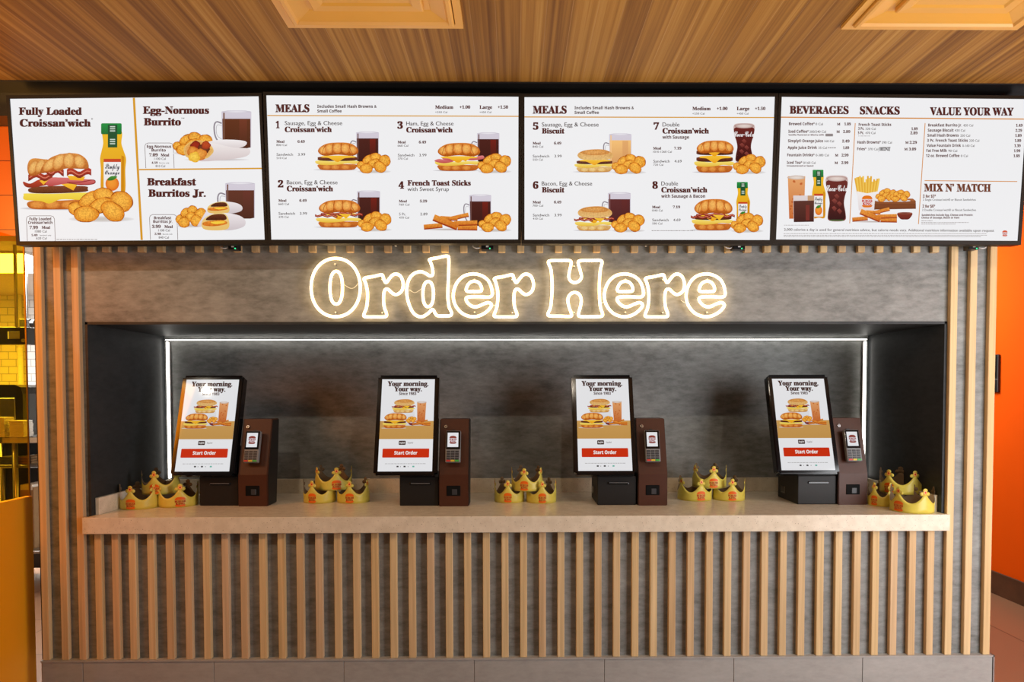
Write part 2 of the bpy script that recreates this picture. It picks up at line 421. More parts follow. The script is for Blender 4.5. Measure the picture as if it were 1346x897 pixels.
    def text(s, t, x0, bl, x1, cap, style, c, slope=0.0):
        V, T = text_raw(t, style)
        a, b = min(v[0] for v in V), max(v[0] for v in V)
        kx = (x1-x0)/max(1e-6, b-a); ky = cap/cap_height(style)
        P = [(x0+(x-a)*kx, bl-y*ky+slope*(x-a)*kx) for x, y in V]
        s._add(P, [(*lin(c), 0.0)]*len(P), T)
    def dashes(s, x0, x1, y, h, c):
        """a line of print too small to read"""
        x = x0; rnd = random.Random(int(x0*7+y))
        while x < x1:
            wd = rnd.uniform(4, 15); s.rect(x, y-h/2, min(x+wd, x1), y+h/2, c); s.n -= 1; x += wd+2.5
        s.n += 1
    def build(s, name, mat, parent, off=(0, 0, 0), label=None):
        me = bpy.data.meshes.new(name)
        V = [(v[0]-off[0], v[1]-off[1], v[2]-off[2]) for v in s.V]
        me.from_pydata(V, [], s.T)
        at = me.color_attributes.new('Col', 'FLOAT_COLOR', 'POINT')
        at.data.foreach_set('color', np.array(s.C, dtype=np.float32).ravel())
        o = link(name, me, mat, parent)
        if label: o['label'] = label
        return o

# --- pictures
MAROON = (88, 40, 34); GREY = (92, 82, 80); AMBER = (224, 160, 40)
def emblem(A, cx, cy, h, bun=(236, 120, 20), red=(205, 45, 25), step=1):
    w = h*0.92
    A.smooth([(cx-.46*w, cy-.20*h), (cx-.44*w, cy-.36*h), (cx-.28*w, cy-.48*h), (cx, cy-.52*h), (cx+.28*w, cy-.48*h), (cx+.44*w, cy-.36*h), (cx+.46*w, cy-.20*h), (cx, cy-.205*h)], bun)
    A.smooth([(cx-.46*w, cy+.32*h), (cx-.40*w, cy+.46*h), (cx-.2*w, cy+.51*h), (cx+.2*w, cy+.51*h), (cx+.40*w, cy+.46*h), (cx+.46*w, cy+.32*h), (cx, cy+.325*h)], bun)
    A.text('BURGER', cx-.50*w, cy+.045*h, cx+.50*w, .20*h, 'slab', red)
    A.text('KING', cx-.42*w, cy+.295*h, cx+.42*w, .215*h, 'slab', red)
def hash_browns(A, x0, y0, x1, y1):
    W, H = x1-x0, y1-y0
    A.blob(x0+.5*W, y0+.93*H, .52*W, .09*H, (208, 200, 192), (240, 238, 240), off=(0, 0))
    for (u, v, r1, r2, rt) in ((.10, .62, .13, .20, .3), (.33, .32, .20, .20, -.5), (.55, .22, .18, .22, .2), (.50, .52, .20, .22, -.3), (.82, .40, .18, .30, .5), (.68, .70, .20, .26, .6), (.26, .78, .20, .24, 0)):
        A.blob(x0+u*W, y0+v*H, r1*W*1.03, r2*H*1.05, (176, 88, 12), (150, 66, 8), 0.05, 0.3, rot=rt)
        A.blob(x0+u*W, y0+v*H, r1*W, r2*H, (255, 192, 78), (222, 128, 26), 0.06, 0.9, rot=rt)
def mug(A, x0, y0, x1, y1, drink=(66, 30, 24), lit=(120, 36, 26), hx=None):
    W, H = x1-x0, y1-y0; hx = hx if hx is not None else .26*W
    A.path(catmull([(x0, y0+.34*H), (x0-.7*hx, y0+.30*H), (x0-hx, y0+.42*H), (x0-.85*hx, y0+.68*H), (x0-.3*hx, y0+.86*H), (x0, y0+.84*H)], 4, False), .05*W, (150, 140, 150))
    A.path(catmull([(x0, y0+.40*H), (x0-.55*hx, y0+.38*H), (x0-.72*hx, y0+.48*H), (x0-.6*hx, y0+.66*H), (x0, y0+.76*H)], 4, False), .02*W, (190, 184, 190))
    A.poly([(x0-.01*W, y0+.03*H), (x0+.2*W, y0), (x0+.8*W, y0), (x1+.01*W, y0+.03*H), (x1, y1-.02*H), (x0+.02*W, y1-.02*H)], (222, 214, 226), (205, 196, 208))
    A.blob((x0+x1)/2, y0+.035*H, .49*W, .03*H, (244, 240, 246), (200, 192, 206), off=(0, 0))
    A.poly([(x0+.02*W, y0+.22*H), (x1-.02*W, y0+.22*H), (x1-.02*W, y1-.02*H), (x0+.85*W, y1), (x0+.15*W, y1), (x0+.04*W, y1-.02*H)], tuple(min(255, int(c*1.25)) for c in drink), drink)
    A.rect(x0+.60*W, y0+.24*H, x0+.86*W, y1-.04*H, lit, drink)
    A.rect(x0+.05*W, y0+.06*H, x0+.10*W, y1-.1*H, tuple(min(255, c+45) for c in drink))
def croissant_top(A, x0, y0, x1, y1):
    W, H = x1-x0, y1-y0
    A.smooth([(x0, y0+.72*H), (x0+.04*W, y0+.38*H), (x0+.22*W, y0+.08*H), (x0+.5*W, y0), (x0+.78*W, y0+.05*H), (x0+.96*W, y0+.34*H), (x1, y0+.75*H), (x0+.85*W, y1), (x0+.5*W, y0+.92*H), (x0+.15*W, y1)], (226, 138, 54), (176, 84, 20), .5)
    for (u, v, r1, r2, rt) in ((.12, .58, .10, .32, .5), (.28, .46, .11, .38, .35), (.48, .42, .12, .40, .05), (.68, .45, .12, .38, -.25), (.87, .55, .10, .32, -.5)):
        A.blob(x0+u*W, y0+v*H, r1*W, r2*H, (255, 194, 104), (214, 110, 28), .03, .5, rot=rt)
    for (u0, v0, u1, v1) in ((.20, .15, .10, .85), (.38, .06, .36, .86), (.58, .05, .60, .86), (.78, .12, .86, .85)):
        A.path(catmull([(x0+u0*W, y0+v0*H), (x0+(u0+u1)/2*W-.02*W, y0+.5*H), (x0+u1*W, y0+v1*H)], 4, False), .012*W, (164, 74, 16))
def biscuit_top(A, x0, y0, x1, y1):
    W, H = x1-x0, y1-y0
    A.smooth([(x0+.02*W, y0+.7*H), (x0+.06*W, y0+.3*H), (x0+.3*W, y0+.04*H), (x0+.7*W, y0), (x0+.95*W, y0+.3*H), (x1, y0+.72*H), (x0+.8*W, y1), (x0+.2*W, y1)], (226, 160, 84), (236, 196, 128), .5)
    A.blob(x0+.5*W, y0+.30*H, .40*W, .25*H, (232, 170, 96), (206, 132, 58), .05, .7)
def sandwich(A, x0, y0, x1, y1, top='croissant', fill=('sausage',), double=False):
    W, H = x1-x0, y1-y0
    X = lambda u: x0+u*W
    Y = lambda v: y0+v*H
    A.blob(X(.46), Y(.985), .52*W, .03*H, (170, 160, 158), (236, 234, 238), off=(0, 0))
    tb = .34 if double else .42
    # bottom half of the bread
    A.smooth([(X(.06), Y(.80)), (X(.3), Y(.78)), (X(.7), Y(.78)), (X(.93), Y(.80)), (X(.92), Y(.92)), (X(.82), Y(.99)), (X(.5), Y(1.0)), (X(.16), Y(.99)), (X(.07), Y(.91))],
             (214, 122, 48) if top == 'croissant' else (238, 200, 134), (186, 92, 26) if top == 'croissant' else (206, 140, 64), .5)
    for u in (.25, .45, .68):
        A.blob(X(u), Y(.89), .10*W, .085*H, (240, 160, 74) if top == 'croissant' else (246, 214, 150), (200, 106, 34) if top == 'croissant' else (226, 174, 96), .04, .4)
    # egg
    A.smooth([(X(0), Y(.67)), (X(.12), Y(.65)), (X(.4), Y(.68)), (X(.7), Y(.65)), (X(.93), Y(.66)), (X(1.0), Y(.72)), (X(.9), Y(.78)), (X(.72), Y(.76)), (X(.5), Y(.80)), (X(.28), Y(.82)), (X(.1), Y(.80)), (X(.01), Y(.75))], (255, 232, 120), (240, 190, 60))
    if 'ham' in fill:
        for (a, b, c) in ((-.02, .60, .4), (.15, .52, .5), (.55, .50, .48)):
            A.smooth([(X(a), Y(b+.04)), (X(a+.1), Y(b-.03)), (X(a+c*.6), Y(b)), (X(a+c), Y(b-.05)), (X(a+c+.02), Y(b+.06)), (X(a+c*.6), Y(b+.12)), (X(a+.1), Y(b+.10))], (232, 140, 140), (196, 70, 70))
    n = 2 if double else 1
    for k in range(n):
        v = .66-.21*(k+1) + (.05 if not double else .05)
        if 'sausage' in fill:
            A.smooth([(X(.05), Y(v+.07)), (X(.1), Y(v+.02)), (X(.5), Y(v)), (X(.9), Y(v+.02)), (X(.95), Y(v+.08)), (X(.9), Y(v+.15)), (X(.5), Y(v+.17)), (X(.1), Y(v+.15))], (132, 66, 40), (74, 30, 18), .7)
        A.smooth([(X(.16), Y(v-.01)), (X(.5), Y(v-.03)), (X(.86), Y(v-.01)), (X(.90), Y(v+.04)), (X(.66), Y(v+.07)), (X(.52), Y(v+.20)), (X(.42), Y(v+.16)), (X(.30), Y(v+.06)), (X(.14), Y(v+.04))], (255, 204, 60), (246, 166, 24))
    if 'bacon' in fill:
        for (a, b, c, dv) in ((-.03, .56, .50, .02), (.48, .55, .55, -.02), (.1, .49, .7, .0)):
            pts = [(X(a+c*t), Y(b+dv*t+.028*math.sin(t*15+a*9)-.035)) for t in np.linspace(0, 1, 10)] + [(X(a+c*t), Y(b+dv*t+.028*math.sin(t*15+a*9)+.045)) for t in np.linspace(1, 0, 10)]
            A.poly(pts, (176, 52, 34), (120, 30, 24))
            A.path([(X(a+c*t), Y(b+dv*t+.028*math.sin(t*15+a*9))) for t in np.linspace(.03, .97, 10)], .018*H, (232, 140, 110))
        A.poly([(X(.5), Y(.50)), (X(.78), Y(.52)), (X(.66), Y(.68))], (255, 206, 60), (248, 176, 30))
    if 'ham' in fill:
        A.poly([(X(.42), Y(.50)), (X(.8), Y(.50)), (X(.66), Y(.66))], (255, 204, 60), (246, 170, 26))
    (croissant_top if top == 'croissant' else biscuit_top)(A, X(.06), Y(0 if top == 'croissant' else .05), X(.97), Y(tb+.06))
def bottle(A, x0, y0, x1, y1):
    W, H = x1-x0, y1-y0
    X = lambda u: x0+u*W
    Y = lambda v: y0+v*H
    A.smooth([(X(.13), Y(.10)), (X(.12), Y(.28)), (X(.05), Y(.40)), (X(0), Y(.50)), (X(.03), Y(.65)), (X(.06), Y(.99)), (X(.5), Y(1.0)), (X(.94), Y(.99)), (X(.97), Y(.65)), (X(1), Y(.50)), (X(.90), Y(.38)), (X(.82), Y(.28)), (X(.80), Y(.10))], (250, 196, 40), (226, 150, 10), 0, 5)
    A.poly([(X(.82), Y(.45)), (X(.93), Y(.47)), (X(.91), Y(.96)), (X(.82), Y(.97))], (214, 140, 8))
    A.rrect(X(.04), Y(.0), X(.83), Y(.155), .05*W, (40, 150, 70), (24, 112, 50))
    A.rect(X(.30), Y(.02), X(.66), Y(.34), (34, 84, 48))
    for v in (.04, .07, .10, .22, .25, .28): A.rect(X(.38), Y(v), X(.58), Y(v+.016), (210, 224, 210))
    A.rrect(X(.14), Y(.50), X(.80), Y(.98), .04*W, (250, 248, 246), (244, 240, 238))
    A.rect(X(.14), Y(.50), X(.80), Y(.545), (206, 70, 30))
    A.text('Simply', X(.19), Y(.64), X(.75), .07*H, 'script', (40, 40, 60))
    A.text('Orange', X(.19), Y(.72), X(.75), .06*H, 'script', (40, 40, 60))
    A.blob(X(.47), Y(.85), .26*W, .10*H, (252, 160, 50), (226, 100, 14))
    A.smooth([(X(.28), Y(.80)), (X(.42), Y(.745)), (X(.66), Y(.75)), (X(.5), Y(.80))], (70, 150, 50), (40, 110, 34))
def cola(A, x0, y0, x1, y1):
    W, H = x1-x0, y1-y0
    X = lambda u: x0+u*W
    Y = lambda v: y0+v*H
    out = [(X(.02), Y(.04)), (X(.04), Y(.30)), (X(.13), Y(.46)), (X(.17), Y(.62)), (X(.10), Y(.82)), (X(.12), Y(.97)), (X(.5), Y(1)), (X(.88), Y(.97)), (X(.90), Y(.82)), (X(.83), Y(.62)), (X(.87), Y(.46)), (X(.96), Y(.30)), (X(.98), Y(.04)), (X(.5), Y(.0))]
    A.smooth(out, (222, 196, 190), (120, 30, 26))
    A.smooth([(X(.04), Y(.12)), (X(.05), Y(.30)), (X(.14), Y(.46)), (X(.18), Y(.62)), (X(.12), Y(.82)), (X(.15), Y(.95)), (X(.5), Y(.97)), (X(.85), Y(.95)), (X(.88), Y(.82)), (X(.82), Y(.62)), (X(.86), Y(.46)), (X(.95), Y(.30)), (X(.96), Y(.12)), (X(.5), Y(.10))], (112, 40, 34), (54, 14, 14))
    for (u, v, r) in ((.4, .56, .13), (.62, .62, .12), (.38, .72, .12), (.62, .78, .12), (.5, .46, .12)):
        A.poly([(X(u-r), Y(v-.02)), (X(u), Y(v-.06)), (X(u+r), Y(v)), (X(u+.02), Y(v+.07))], (150, 70, 60), (92, 30, 26))
    A.blob(X(.5), Y(.07), .47*W, .06*H, (238, 222, 214), (170, 130, 124), off=(0, 0))
    A.text('Coca-Cola', X(.03), Y(.34), X(.97), .13*H, 'script', (252, 246, 246))
    A.rect(X(.2), Y(.965), X(.8), Y(.985), (80, 130, 70))
def iced(A, x0, y0, x1, y1):
    W, H = x1-x0, y1-y0
    A.poly([(x0, y0), (x1, y0), (x1-.08*W, y1), (x0+.08*W, y1)], (238, 170, 110), (206, 110, 50))
    A.blob((x0+x1)/2, y0+.03*H, .5*W, .05*H, (240, 228, 220), (200, 170, 150), .08, off=(0, 0))
    rnd = random.Random(3)
    for k in range(14):
        A.blob(x0+W*rnd.uniform(.15, .85), y0+H*rnd.uniform(.1, .9), .09*W, .03*H, (190, 86, 30), (226, 140, 80), .1, rot=rnd.uniform(-1, 1)); 
def toast_sticks(A, x0, y0, x1, y1):
    W, H = x1-x0, y1-y0
    A.blob(x0+.5*W, y0+.95*H, .5*W, .06*H, (200, 186, 180), (240, 238, 240), off=(0, 0))
    for (u0, v0, u1, v1, t) in ((.42, .40, .82, .12, .24), (.30, .30, .62, .36, .22), (.0, .82, .34, .72, .28), (.62, .84, .98, .86, .30), (.55, .62, .98, .58, .28), (.18, .28, .62, .82, .38)):
        d = math.hypot((u1-u0)*W, (v1-v0)*H); nx, ny = -(v1-v0)*H/d*t*H/2, (u1-u0)*W/d*t*H/2
        p = [(x0+u0*W+nx, y0+v0*H+ny), (x0+u1*W+nx, y0+v1*H+ny), (x0+u1*W-nx, y0+v1*H-ny), (x0+u0*W-nx, y0+v0*H-ny)]
        A.poly(p, (240, 160, 66), (204, 100, 24), .6)
        A.line(x0+u0*W+nx*.8, y0+v0*H+ny*.8, x0+u1*W+nx*.8, y0+v1*H+ny*.8, t*H*.22, (166, 60, 22))
def burrito(A, x0, y0, x1, y1):
    W, H = x1-x0, y1-y0
    X = lambda u: x0+u*W
    Y = lambda v: y0+v*H
    A.blob(X(.5), Y(.97), .5*W, .05*H, (206, 196, 196), (240, 238, 240), off=(0, 0))
    A.smooth([(X(.30), Y(.30)), (X(.55), Y(.10)), (X(.94), Y(.16)), (X(.9), Y(.42)), (X(.6), Y(.5))], (252, 246, 246), (226, 214, 214))
    A.smooth([(X(.18), Y(.40)), (X(.40), Y(.24)), (X(.75), Y(.44)), (X(1.0), Y(.50)), (X(.96), Y(.82)), (X(.6), Y(.98)), (X(.2), Y(1.0))], (250, 242, 240), (220, 204, 204))
    A.blob(X(.22), Y(.56), .23*W, .42*H, (226, 130, 50), (240, 200, 120), .05, .5)
    for (u, v, r, c1, c2) in ((.18, .36, .08, (170, 50, 30), (110, 30, 22)), (.30, .52, .09, (130, 66, 40), (90, 40, 26)), (.14, .62, .09, (240, 160, 70), (200, 100, 30)), (.25, .74, .10, (246, 170, 76), (206, 110, 34)), (.34, .34, .07, (200, 80, 40), (150, 50, 30)), (.16, .86, .09, (255, 214, 90), (240, 180, 50))):
        A.blob(X(u), Y(v), r*W, r*W*.9, c1, c2, .12, .5)
def small_burrito(A, x0, y0, x1, y1, paper=True):
    W, H = x1-x0, y1-y0
    X = lambda u: x0+u*W
    Y = lambda v: y0+v*H
    A.smooth([(X(.4), Y(.05)), (X(.8), Y(.1)), (X(1), Y(.4)), (X(.96), Y(.8)), (X(.6), Y(1.0)), (X(.35), Y(.8))], (248, 240, 242), (214, 202, 206))
    A.smooth([(X(0), Y(.45)), (X(.2), Y(.1)), (X(.5), Y(.02)), (X(.62), Y(.4)), (X(.6), Y(.9)), (X(.3), Y(1)), (X(.02), Y(.9))], (246, 214, 140), (240, 196, 110))
    A.smooth([(X(.08), Y(.4)), (X(.22), Y(.12)), (X(.5), Y(.08)), (X(.56), Y(.38)), (X(.3), Y(.42))], (112, 56, 34), (76, 34, 20), .6)
    A.smooth([(X(.02), Y(.55)), (X(.2), Y(.45)), (X(.5), Y(.42)), (X(.58), Y(.62)), (X(.3), Y(.76)), (X(.04), Y(.72))], (240, 156, 60), (216, 110, 30), .8)
    A.smooth([(X(.2), Y(.52)), (X(.5), Y(.48)), (X(.5), Y(.58)), (X(.3), Y(.64))], (255, 214, 70))
def fries(A, x0, y0, x1, y1):
    W, H = x1-x0, y1-y0
    rnd = random.Random(5)
    for k in range(16):
        u = .06+.88*k/15; ln = rnd.uniform(.42, .62); le = (u-.5)*.35
        a = (x0+(u*.8+.1)*W, y0+.60*H); b = (x0+(u+le*.3)*W, y0+(.60-ln)*H)
        A.line(*a, *b, .075*W, (250, 206, 90) if k % 2 else (236, 178, 60))
    A.poly([(x0+.08*W, y0+.44*H), (x0+.5*W, y0+.50*H), (x0+.95*W, y0+.44*H), (x0+.84*W, y1), (x0+.16*W, y1)], (252, 246, 244), (236, 226, 226))
    emblem(A, x0+.5*W, y0+.74*H, .34*H)
# --- breakfast picture on the kiosks: origin at its top left, 265 x 461 wide and tall
def kiosk_food(A):
    A.rect(0, 213, 265, 303, (214, 164, 92), (206, 156, 84))
    A.rrect(62, 166, 170, 236, 5, (240, 240, 242), (222, 220, 224))
    A.blob(165, 224, 24, 12, (150, 60, 60), (100, 36, 40))
    toast_sticks(A, 160, 205, 252, 236)
    iced(A, 180, 116, 226, 216)
    hash_browns(A, 128, 190, 180, 222)
    sandwich(A, 58, 100, 170, 172, 'biscuit', ('sausage', 'bacon'))
    sandwich(A, 14, 174, 134, 250, 'croissant', ('sausage',))

# ================================================================== STRUCTURE
XL, XR = -2.0766, 2.0716          # counter opening
DEP = 0.7638                      # back of the recess
ZO = EYE+0.3302                   # top of the opening
ZC = EYE-0.6025                   # counter top
ZP = EYE-1.297                    # top of the plinth
CZ = 2.865                        # ceiling
PF = 0.025                        # panel face (slat fronts stand at y = 0)
WL, WR = -2.307, 2.310            # ends of the clad wall
SLB = 0.0785                      # counter slab thickness
b = bmesh.new(); box(b, -9, 6, -6, 6, -0.05, 0); struct('floor', b, MAT['floor'])
b = bmesh.new(); box(b, -2.75, 6, -6, 6, CZ, CZ+0.05); struct('ceiling', b, MAT['ceil'])
b = bmesh.new(); box(b, -2.7, 2.62, -0.215, -0.1, CZ-0.006, CZ-0.0005); box(b, -2.7, 2.62, -0.1, 0.0195, CZ-0.11, CZ-0.0005); struct('trim_shade', b, MAT['black'])  # black band and box added for the deep shade above the screens
b = bmesh.new()
box(b, WL, XL, PF, 0.16, 0, CZ); box(b, XR, WR, PF, 0.16, 0, CZ)
box(b, XL, XR, PF, 0.16, ZO, CZ); box(b, XL, XR, PF, 0.16, 0, ZC-SLB)
struct('wall_front', b, MAT['stone'])
b = bmesh.new(); box(b, XL-0.05, XR+0.05, DEP, DEP+0.06, ZC-0.2, ZO+0.1); struct('wall_recess_back', b, MAT['stone'])
b = bmesh.new(); box(b, XL-0.04, XL, 0.16, DEP, ZC-SLB, ZO+0.04); struct('wall_recess_left', b, MAT['shaded_charcoal'])
b = bmesh.new(); box(b, XR, XR+0.04, 0.16, DEP, ZC-SLB, ZO+0.04); struct('wall_recess_right', b, MAT['shaded_charcoal'])
b = bmesh.new(); box(b, XL, XR, 0.16, DEP, ZO, ZO+0.04); struct('ceiling_recess', b, MAT['shaded_charcoal'])
# dark lining of the opening
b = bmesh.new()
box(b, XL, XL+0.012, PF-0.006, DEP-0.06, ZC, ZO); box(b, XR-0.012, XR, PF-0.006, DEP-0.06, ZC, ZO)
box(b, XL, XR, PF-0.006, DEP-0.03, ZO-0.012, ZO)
struct('trim_1', b, MAT['shaded_charcoal'])
# edge caps of the clad wall
b = bmesh.new(); box(b, WL-0.005, WL, PF-0.012, 0.16, ZP, CZ); struct('trim_2', b, MAT['darktrim'])
# plinth of stone tiles
b = bmesh.new()
seams = [55, 109, 281.4, 452, 623.4, 794.4, 964.4, 1133.7, 1304.5]
sx = [atY(p, 880, -0.006).x for p in seams]
for i in range(len(sx)-1):
    box(b, sx[i]+0.0012, sx[i+1]-0.0012, -0.006, 0.05, 0, ZP-0.008, 0.001)
box(b, sx[0]-0.004, sx[-1]+0.004, -0.002, 0.05, 0, ZP-0.009)
box(b, sx[0]-0.004, sx[-1]+0.006, -0.010, PF+0.002, ZP-0.008, ZP)
struct('baseboard_front', b, MAT['plinth'])
b = bmesh.new(); box(b, sx[-1]+0.001, sx[-1]+0.007, -0.010, 0.16, 0, ZP); struct('trim_3', b, MAT['edge'])
# right hand orange wall
WX = 3.505
b = bmesh.new(); box(b, WX, WX+0.1, -5.0, 6, 0.0, CZ); struct('wall_right', b, MAT['orange'])
b = bmesh.new(); box(b, WX-0.015, WX, -5.0, 6, 0, 0.165, 0.003); struct('baseboard_right', b, MAT['basewood'])
# left: tiled header over the kitchen pass
hb = atY(8, 310, 0.02).z
b = bmesh.new(); box(b, -5.2, WL-0.012, 0.02, 0.14, hb, CZ); struct('wall_left', b, MAT['otile'])
# kitchen shell
KY, KC = 4.70, EYE+1.10
b = bmesh.new(); box(b, -8.5, WL-0.1, KY, KY+0.1, 0, KC); struct('wall_kitchen_back', b, MAT['wtile'])
b = bmesh.new(); box(b, -8.6, -8.5, 0.2, KY, 0, KC); struct('wall_kitchen_left', b, MAT['wtile'])
b = bmesh.new(); box(b, -8.5, WL-0.05, 0.14, KY, KC, KC+0.05); struct('ceiling_kitchen', b, MAT['kceil'])
b = bmesh.new(); box(b, WL-0.03, WL-0.002, 0.9, KY, 0, KC); struct('wall_kitchen_right', b, MAT['wtile'])

# ================================================================== WOODEN SLATS
def slat(x, z0, z1, label, group):
    b = bmesh.new(); box(b, -0.0168, 0.0168, 0, PF, 0, z1-z0, 0.0018)
    o = obj('wood_slat', b, MAT['slat']); o.location = (x, 0, z0)
    return tag(o, label, 'wooden slat', group)
low = [131.5, 154, 176, 200.5, 224.7, 249, 273, 297.8, 322, 346.6, 371, 395.6, 420.3, 444.8, 469.6, 493.5, 518, 542.2, 566.6, 590.8, 615, 639.6, 664, 688.3, 713, 737.3, 761.8, 786, 810.3, 834.6, 858.8, 883, 907.3, 931.8, 956, 980.5, 1004.2, 1028.4, 1052.6, 1077, 1101.2, 1125.4, 1149.5, 1173.6, 1197.6, 1221.5]
for i, p in enumerate(low):
    slat(atY(p, 861, 0).x, ZP, ZC-SLB, 'pale wooden slat under the stone counter, %s from its left end' % ordinal(i+1), 'slats under the counter')
up = [118.5, 138.5, 159.2, 185, 210, 235.7, 260.5, 285.8, 311.3, 335, 358.5, 385, 410, 435, 459.6, 484.7, 509.4, 534.9, 559.6, 584.6, 609.4, 634.5, 659.6, 684.4, 709.3, 734.4, 759.6, 784.7, 809.5, 834.4, 859, 884, 909, 933.6, 958.4, 983.4, 1009, 1033, 1058, 1082.8, 1107.3, 1132.5, 1157, 1181.3, 1205.5, 1230.3]
zu = atY(685, 331.5, 0).z
for i, p in enumerate(up):
    slat(atY(p, 328, 0).x, zu, CZ-0.112, 'short slat end poking out below the menu screens, %s from the left' % ordinal(i+1), 'slats behind the menu screens')
for p, n in ((48.2, 'outermost'), (73.6, 'middle'), (97.2, 'innermost')):
    slat(atY(p, 325, 0).x, ZP, CZ-0.112, '%s of the three full-height wooden slats left of the counter' % n, 'full-height slats')
for p, n in ((1246, 'innermost'), (1271, 'middle'), (1296.4, 'outermost')):
    slat(atY(p, 861, 0).x, ZP, CZ-0.112, '%s of the three full-height wooden slats right of the counter' % n, 'full-height slats')

# ================================================================== COUNTER
cl, cr_ = atY(107.5, 681, -0.027).x, atY(1249, 677, -0.027).x
root = thing('counter', (0, 0, ZC-SLB), 'speckled cream stone counter running the width of the dark recess', 'counter')
b = bmesh.new()
xi0, xi1 = XL+0.0125, XR-0.0125
prism(b, [(cl, -0.027), (cr_, -0.027), (cr_, -0.001), (xi1, -0.001), (xi1, DEP-0.001), (xi0, DEP-0.001), (xi0, -0.001), (cl, -0.001)], 'z', 0, SLB)
bmesh.ops.bevel(b, geom=[e for e in b.edges if all(v.co.y < -0.02 for v in e.verts)], offset=0.002, segments=2, affect='EDGES')
obj('worktop', b, MAT['quartz'], root)
def splash(x0, x1, y0, y1, label):
    b = bmesh.new(); box(b, x0, x1, y0, y1, 0, 0.083, 0.0015)
    o = obj('backsplash', b, MAT['quartz']); o.location = (0, 0, ZC); tag(o, label, 'backsplash')
splash(xi0+0.0195, xi1-0.0195, DEP-0.021, DEP-0.001, 'long low stone backsplash along the back of the counter')
splash(xi0, xi0+0.019, 0.05, DEP-0.001, 'short stone side splash at the left end of the counter')
splash(xi1-0.019, xi1, 0.05, DEP-0.001, 'short stone side splash at the right end of the counter')

# ================================================================== LED STRIPS
def led(name, x0, x1, z0, z1, label):
    r = thing(name, ((x0+x1)/2, DEP-0.02, z0), label, 'light strip', 'led strips around the recess')
    b = bmesh.new(); box(b, x0, x1, DEP-0.030, DEP-0.016, z0, z1, 0.002); obj('diffuser', b, MAT['led'], r, off=r.location)
    b = bmesh.new(); box(b, x0-0.003, x1+0.003, DEP-0.0155, DEP-0.001, z0-0.0, z1, 0.001); obj('channel', b, MAT['edge'], r, off=r.location)
led('led_strip', XL+0.022, XL+0.033, ZC+0.09, ZO-0.045, 'white vertical light strip in the left back corner of the recess')
led('led_strip', XR-0.033, XR-0.022, ZC+0.09, ZO-0.045, 'white vertical light strip in the right back corner of the recess')
led('led_strip', XL+0.018, XR-0.018, ZO-0.036, ZO-0.031, 'long white light strip across the top of the recess')

# ================================================================== MENU SCREENS
TILT = math.tan(math.radians(3.4)); YB = -0.15
zref = atY(685, 318, YB).z
PN = Vector((0, -1, -TILT)).normalized()        # faces the room, turned slightly down
def on_plane(px, py, lift=0.0):
    d = ray(px, py); p0 = Vector((0, YB, zref))
    t = (p0-CAM).dot(PN)/d.dot(PN)
    return CAM + d*t + PN*lift
class Board:
    def __init__(s, corners, label, crop, scale):
        s.crop, s.k = crop, scale
        s.q = [on_plane(*c) for c in corners]      # TL TR BR BL
        mid = sum(s.q, Vector())/4
        s.root = thing('menu_screen', (mid.x, mid.y+0.06, min(v.z for v in s.q)-0.02), label, 'menu screen', 'menu screens over the counter')
        s.off = s.root.location
        ex = ((s.q[1]-s.q[0])+(s.q[2]-s.q[3])).normalized(); ez = PN.cross(ex).normalized()
        if ez.z < 0: ez = -ez
        bz, bb = 0.0135, 0.018
        out = [s.q[0]-ex*bz+ez*bz, s.q[1]+ex*bz+ez*bz, s.q[2]+ex*bz-ez*bb, s.q[3]-ex*bz-ez*bb]
        b = bmesh.new()
        F = [b.verts.new(v+PN*0.006) for v in out]; I = [b.verts.new(v+PN*0.006) for v in s.q]
        J = [b.verts.new(v-PN*0.001) for v in s.q]; K = [b.verts.new(v-PN*0.055) for v in out]
        for i in range(4):
            j = (i+1) % 4
            b.faces.new((F[i], F[j], I[j], I[i])); b.faces.new((I[i], I[j], J[j], J[i])); b.faces.new((F[j], F[i], K[i], K[j]))
        b.faces.new(J); b.faces.new(K[::-1])
        obj('frame', b, MAT['bezel'], s.root, off=s.off)
        b = bmesh.new(); b.faces.new([b.verts.new(v) for v in s.q])
        s.screen = obj('screen', b, MAT['screen'], s.root, off=s.off)
        # steel arm to the wall behind
        b = bmesh.new(); box(b, mid.x-0.12, mid.x+0.12, mid.y+0.045, -0.001, mid.z-0.08, mid.z+0.08, 0.004)
        obj('wall_bracket', b, MAT['black'], s.root, off=s.off)
    def art(s, lvl=0): return Art(lambda x, y, l: on_plane(s.crop[0]+x/s.k, s.crop[1]+y/s.k, l), base=0.0004+0.0011*lvl)
    def put(s, A, name, label=None): return A.build(name, MAT['art'], s.screen, s.off, label)
SK = 1346/360.0
B1 = Board([(13.4, 130.1), (340.5, 126.8), (348.5, 315.4), (26.2, 317.5)], 'leftmost menu screen with a tall croissant sandwich, juice bottle and burritos', (0, 110), SK)
B2 = Board([(350.2, 125.5), (681.5, 127.4), (681, 315.1), (356.8, 315.4)], 'second menu screen from the left, listing meals 1 to 4', (340, 110), SK)
B3 = Board([(689.4, 127.9), (1018.3, 127.4), (1011.6, 315.9), (689.4, 315.4)], 'third menu screen from the left, listing meals 5 to 8', (680, 110), SK)
B4 = Board([(1027, 127.5), (1350.5, 130.5), (1337.4, 317.0), (1019.5, 315.2)], 'rightmost menu screen listing beverages, snacks and value items', (1010, 110), 1346/336.0)
def LN(B, name, *groups):
    for rows in groups:
        A = B.art(); T(A, rows); B.put(A, name)
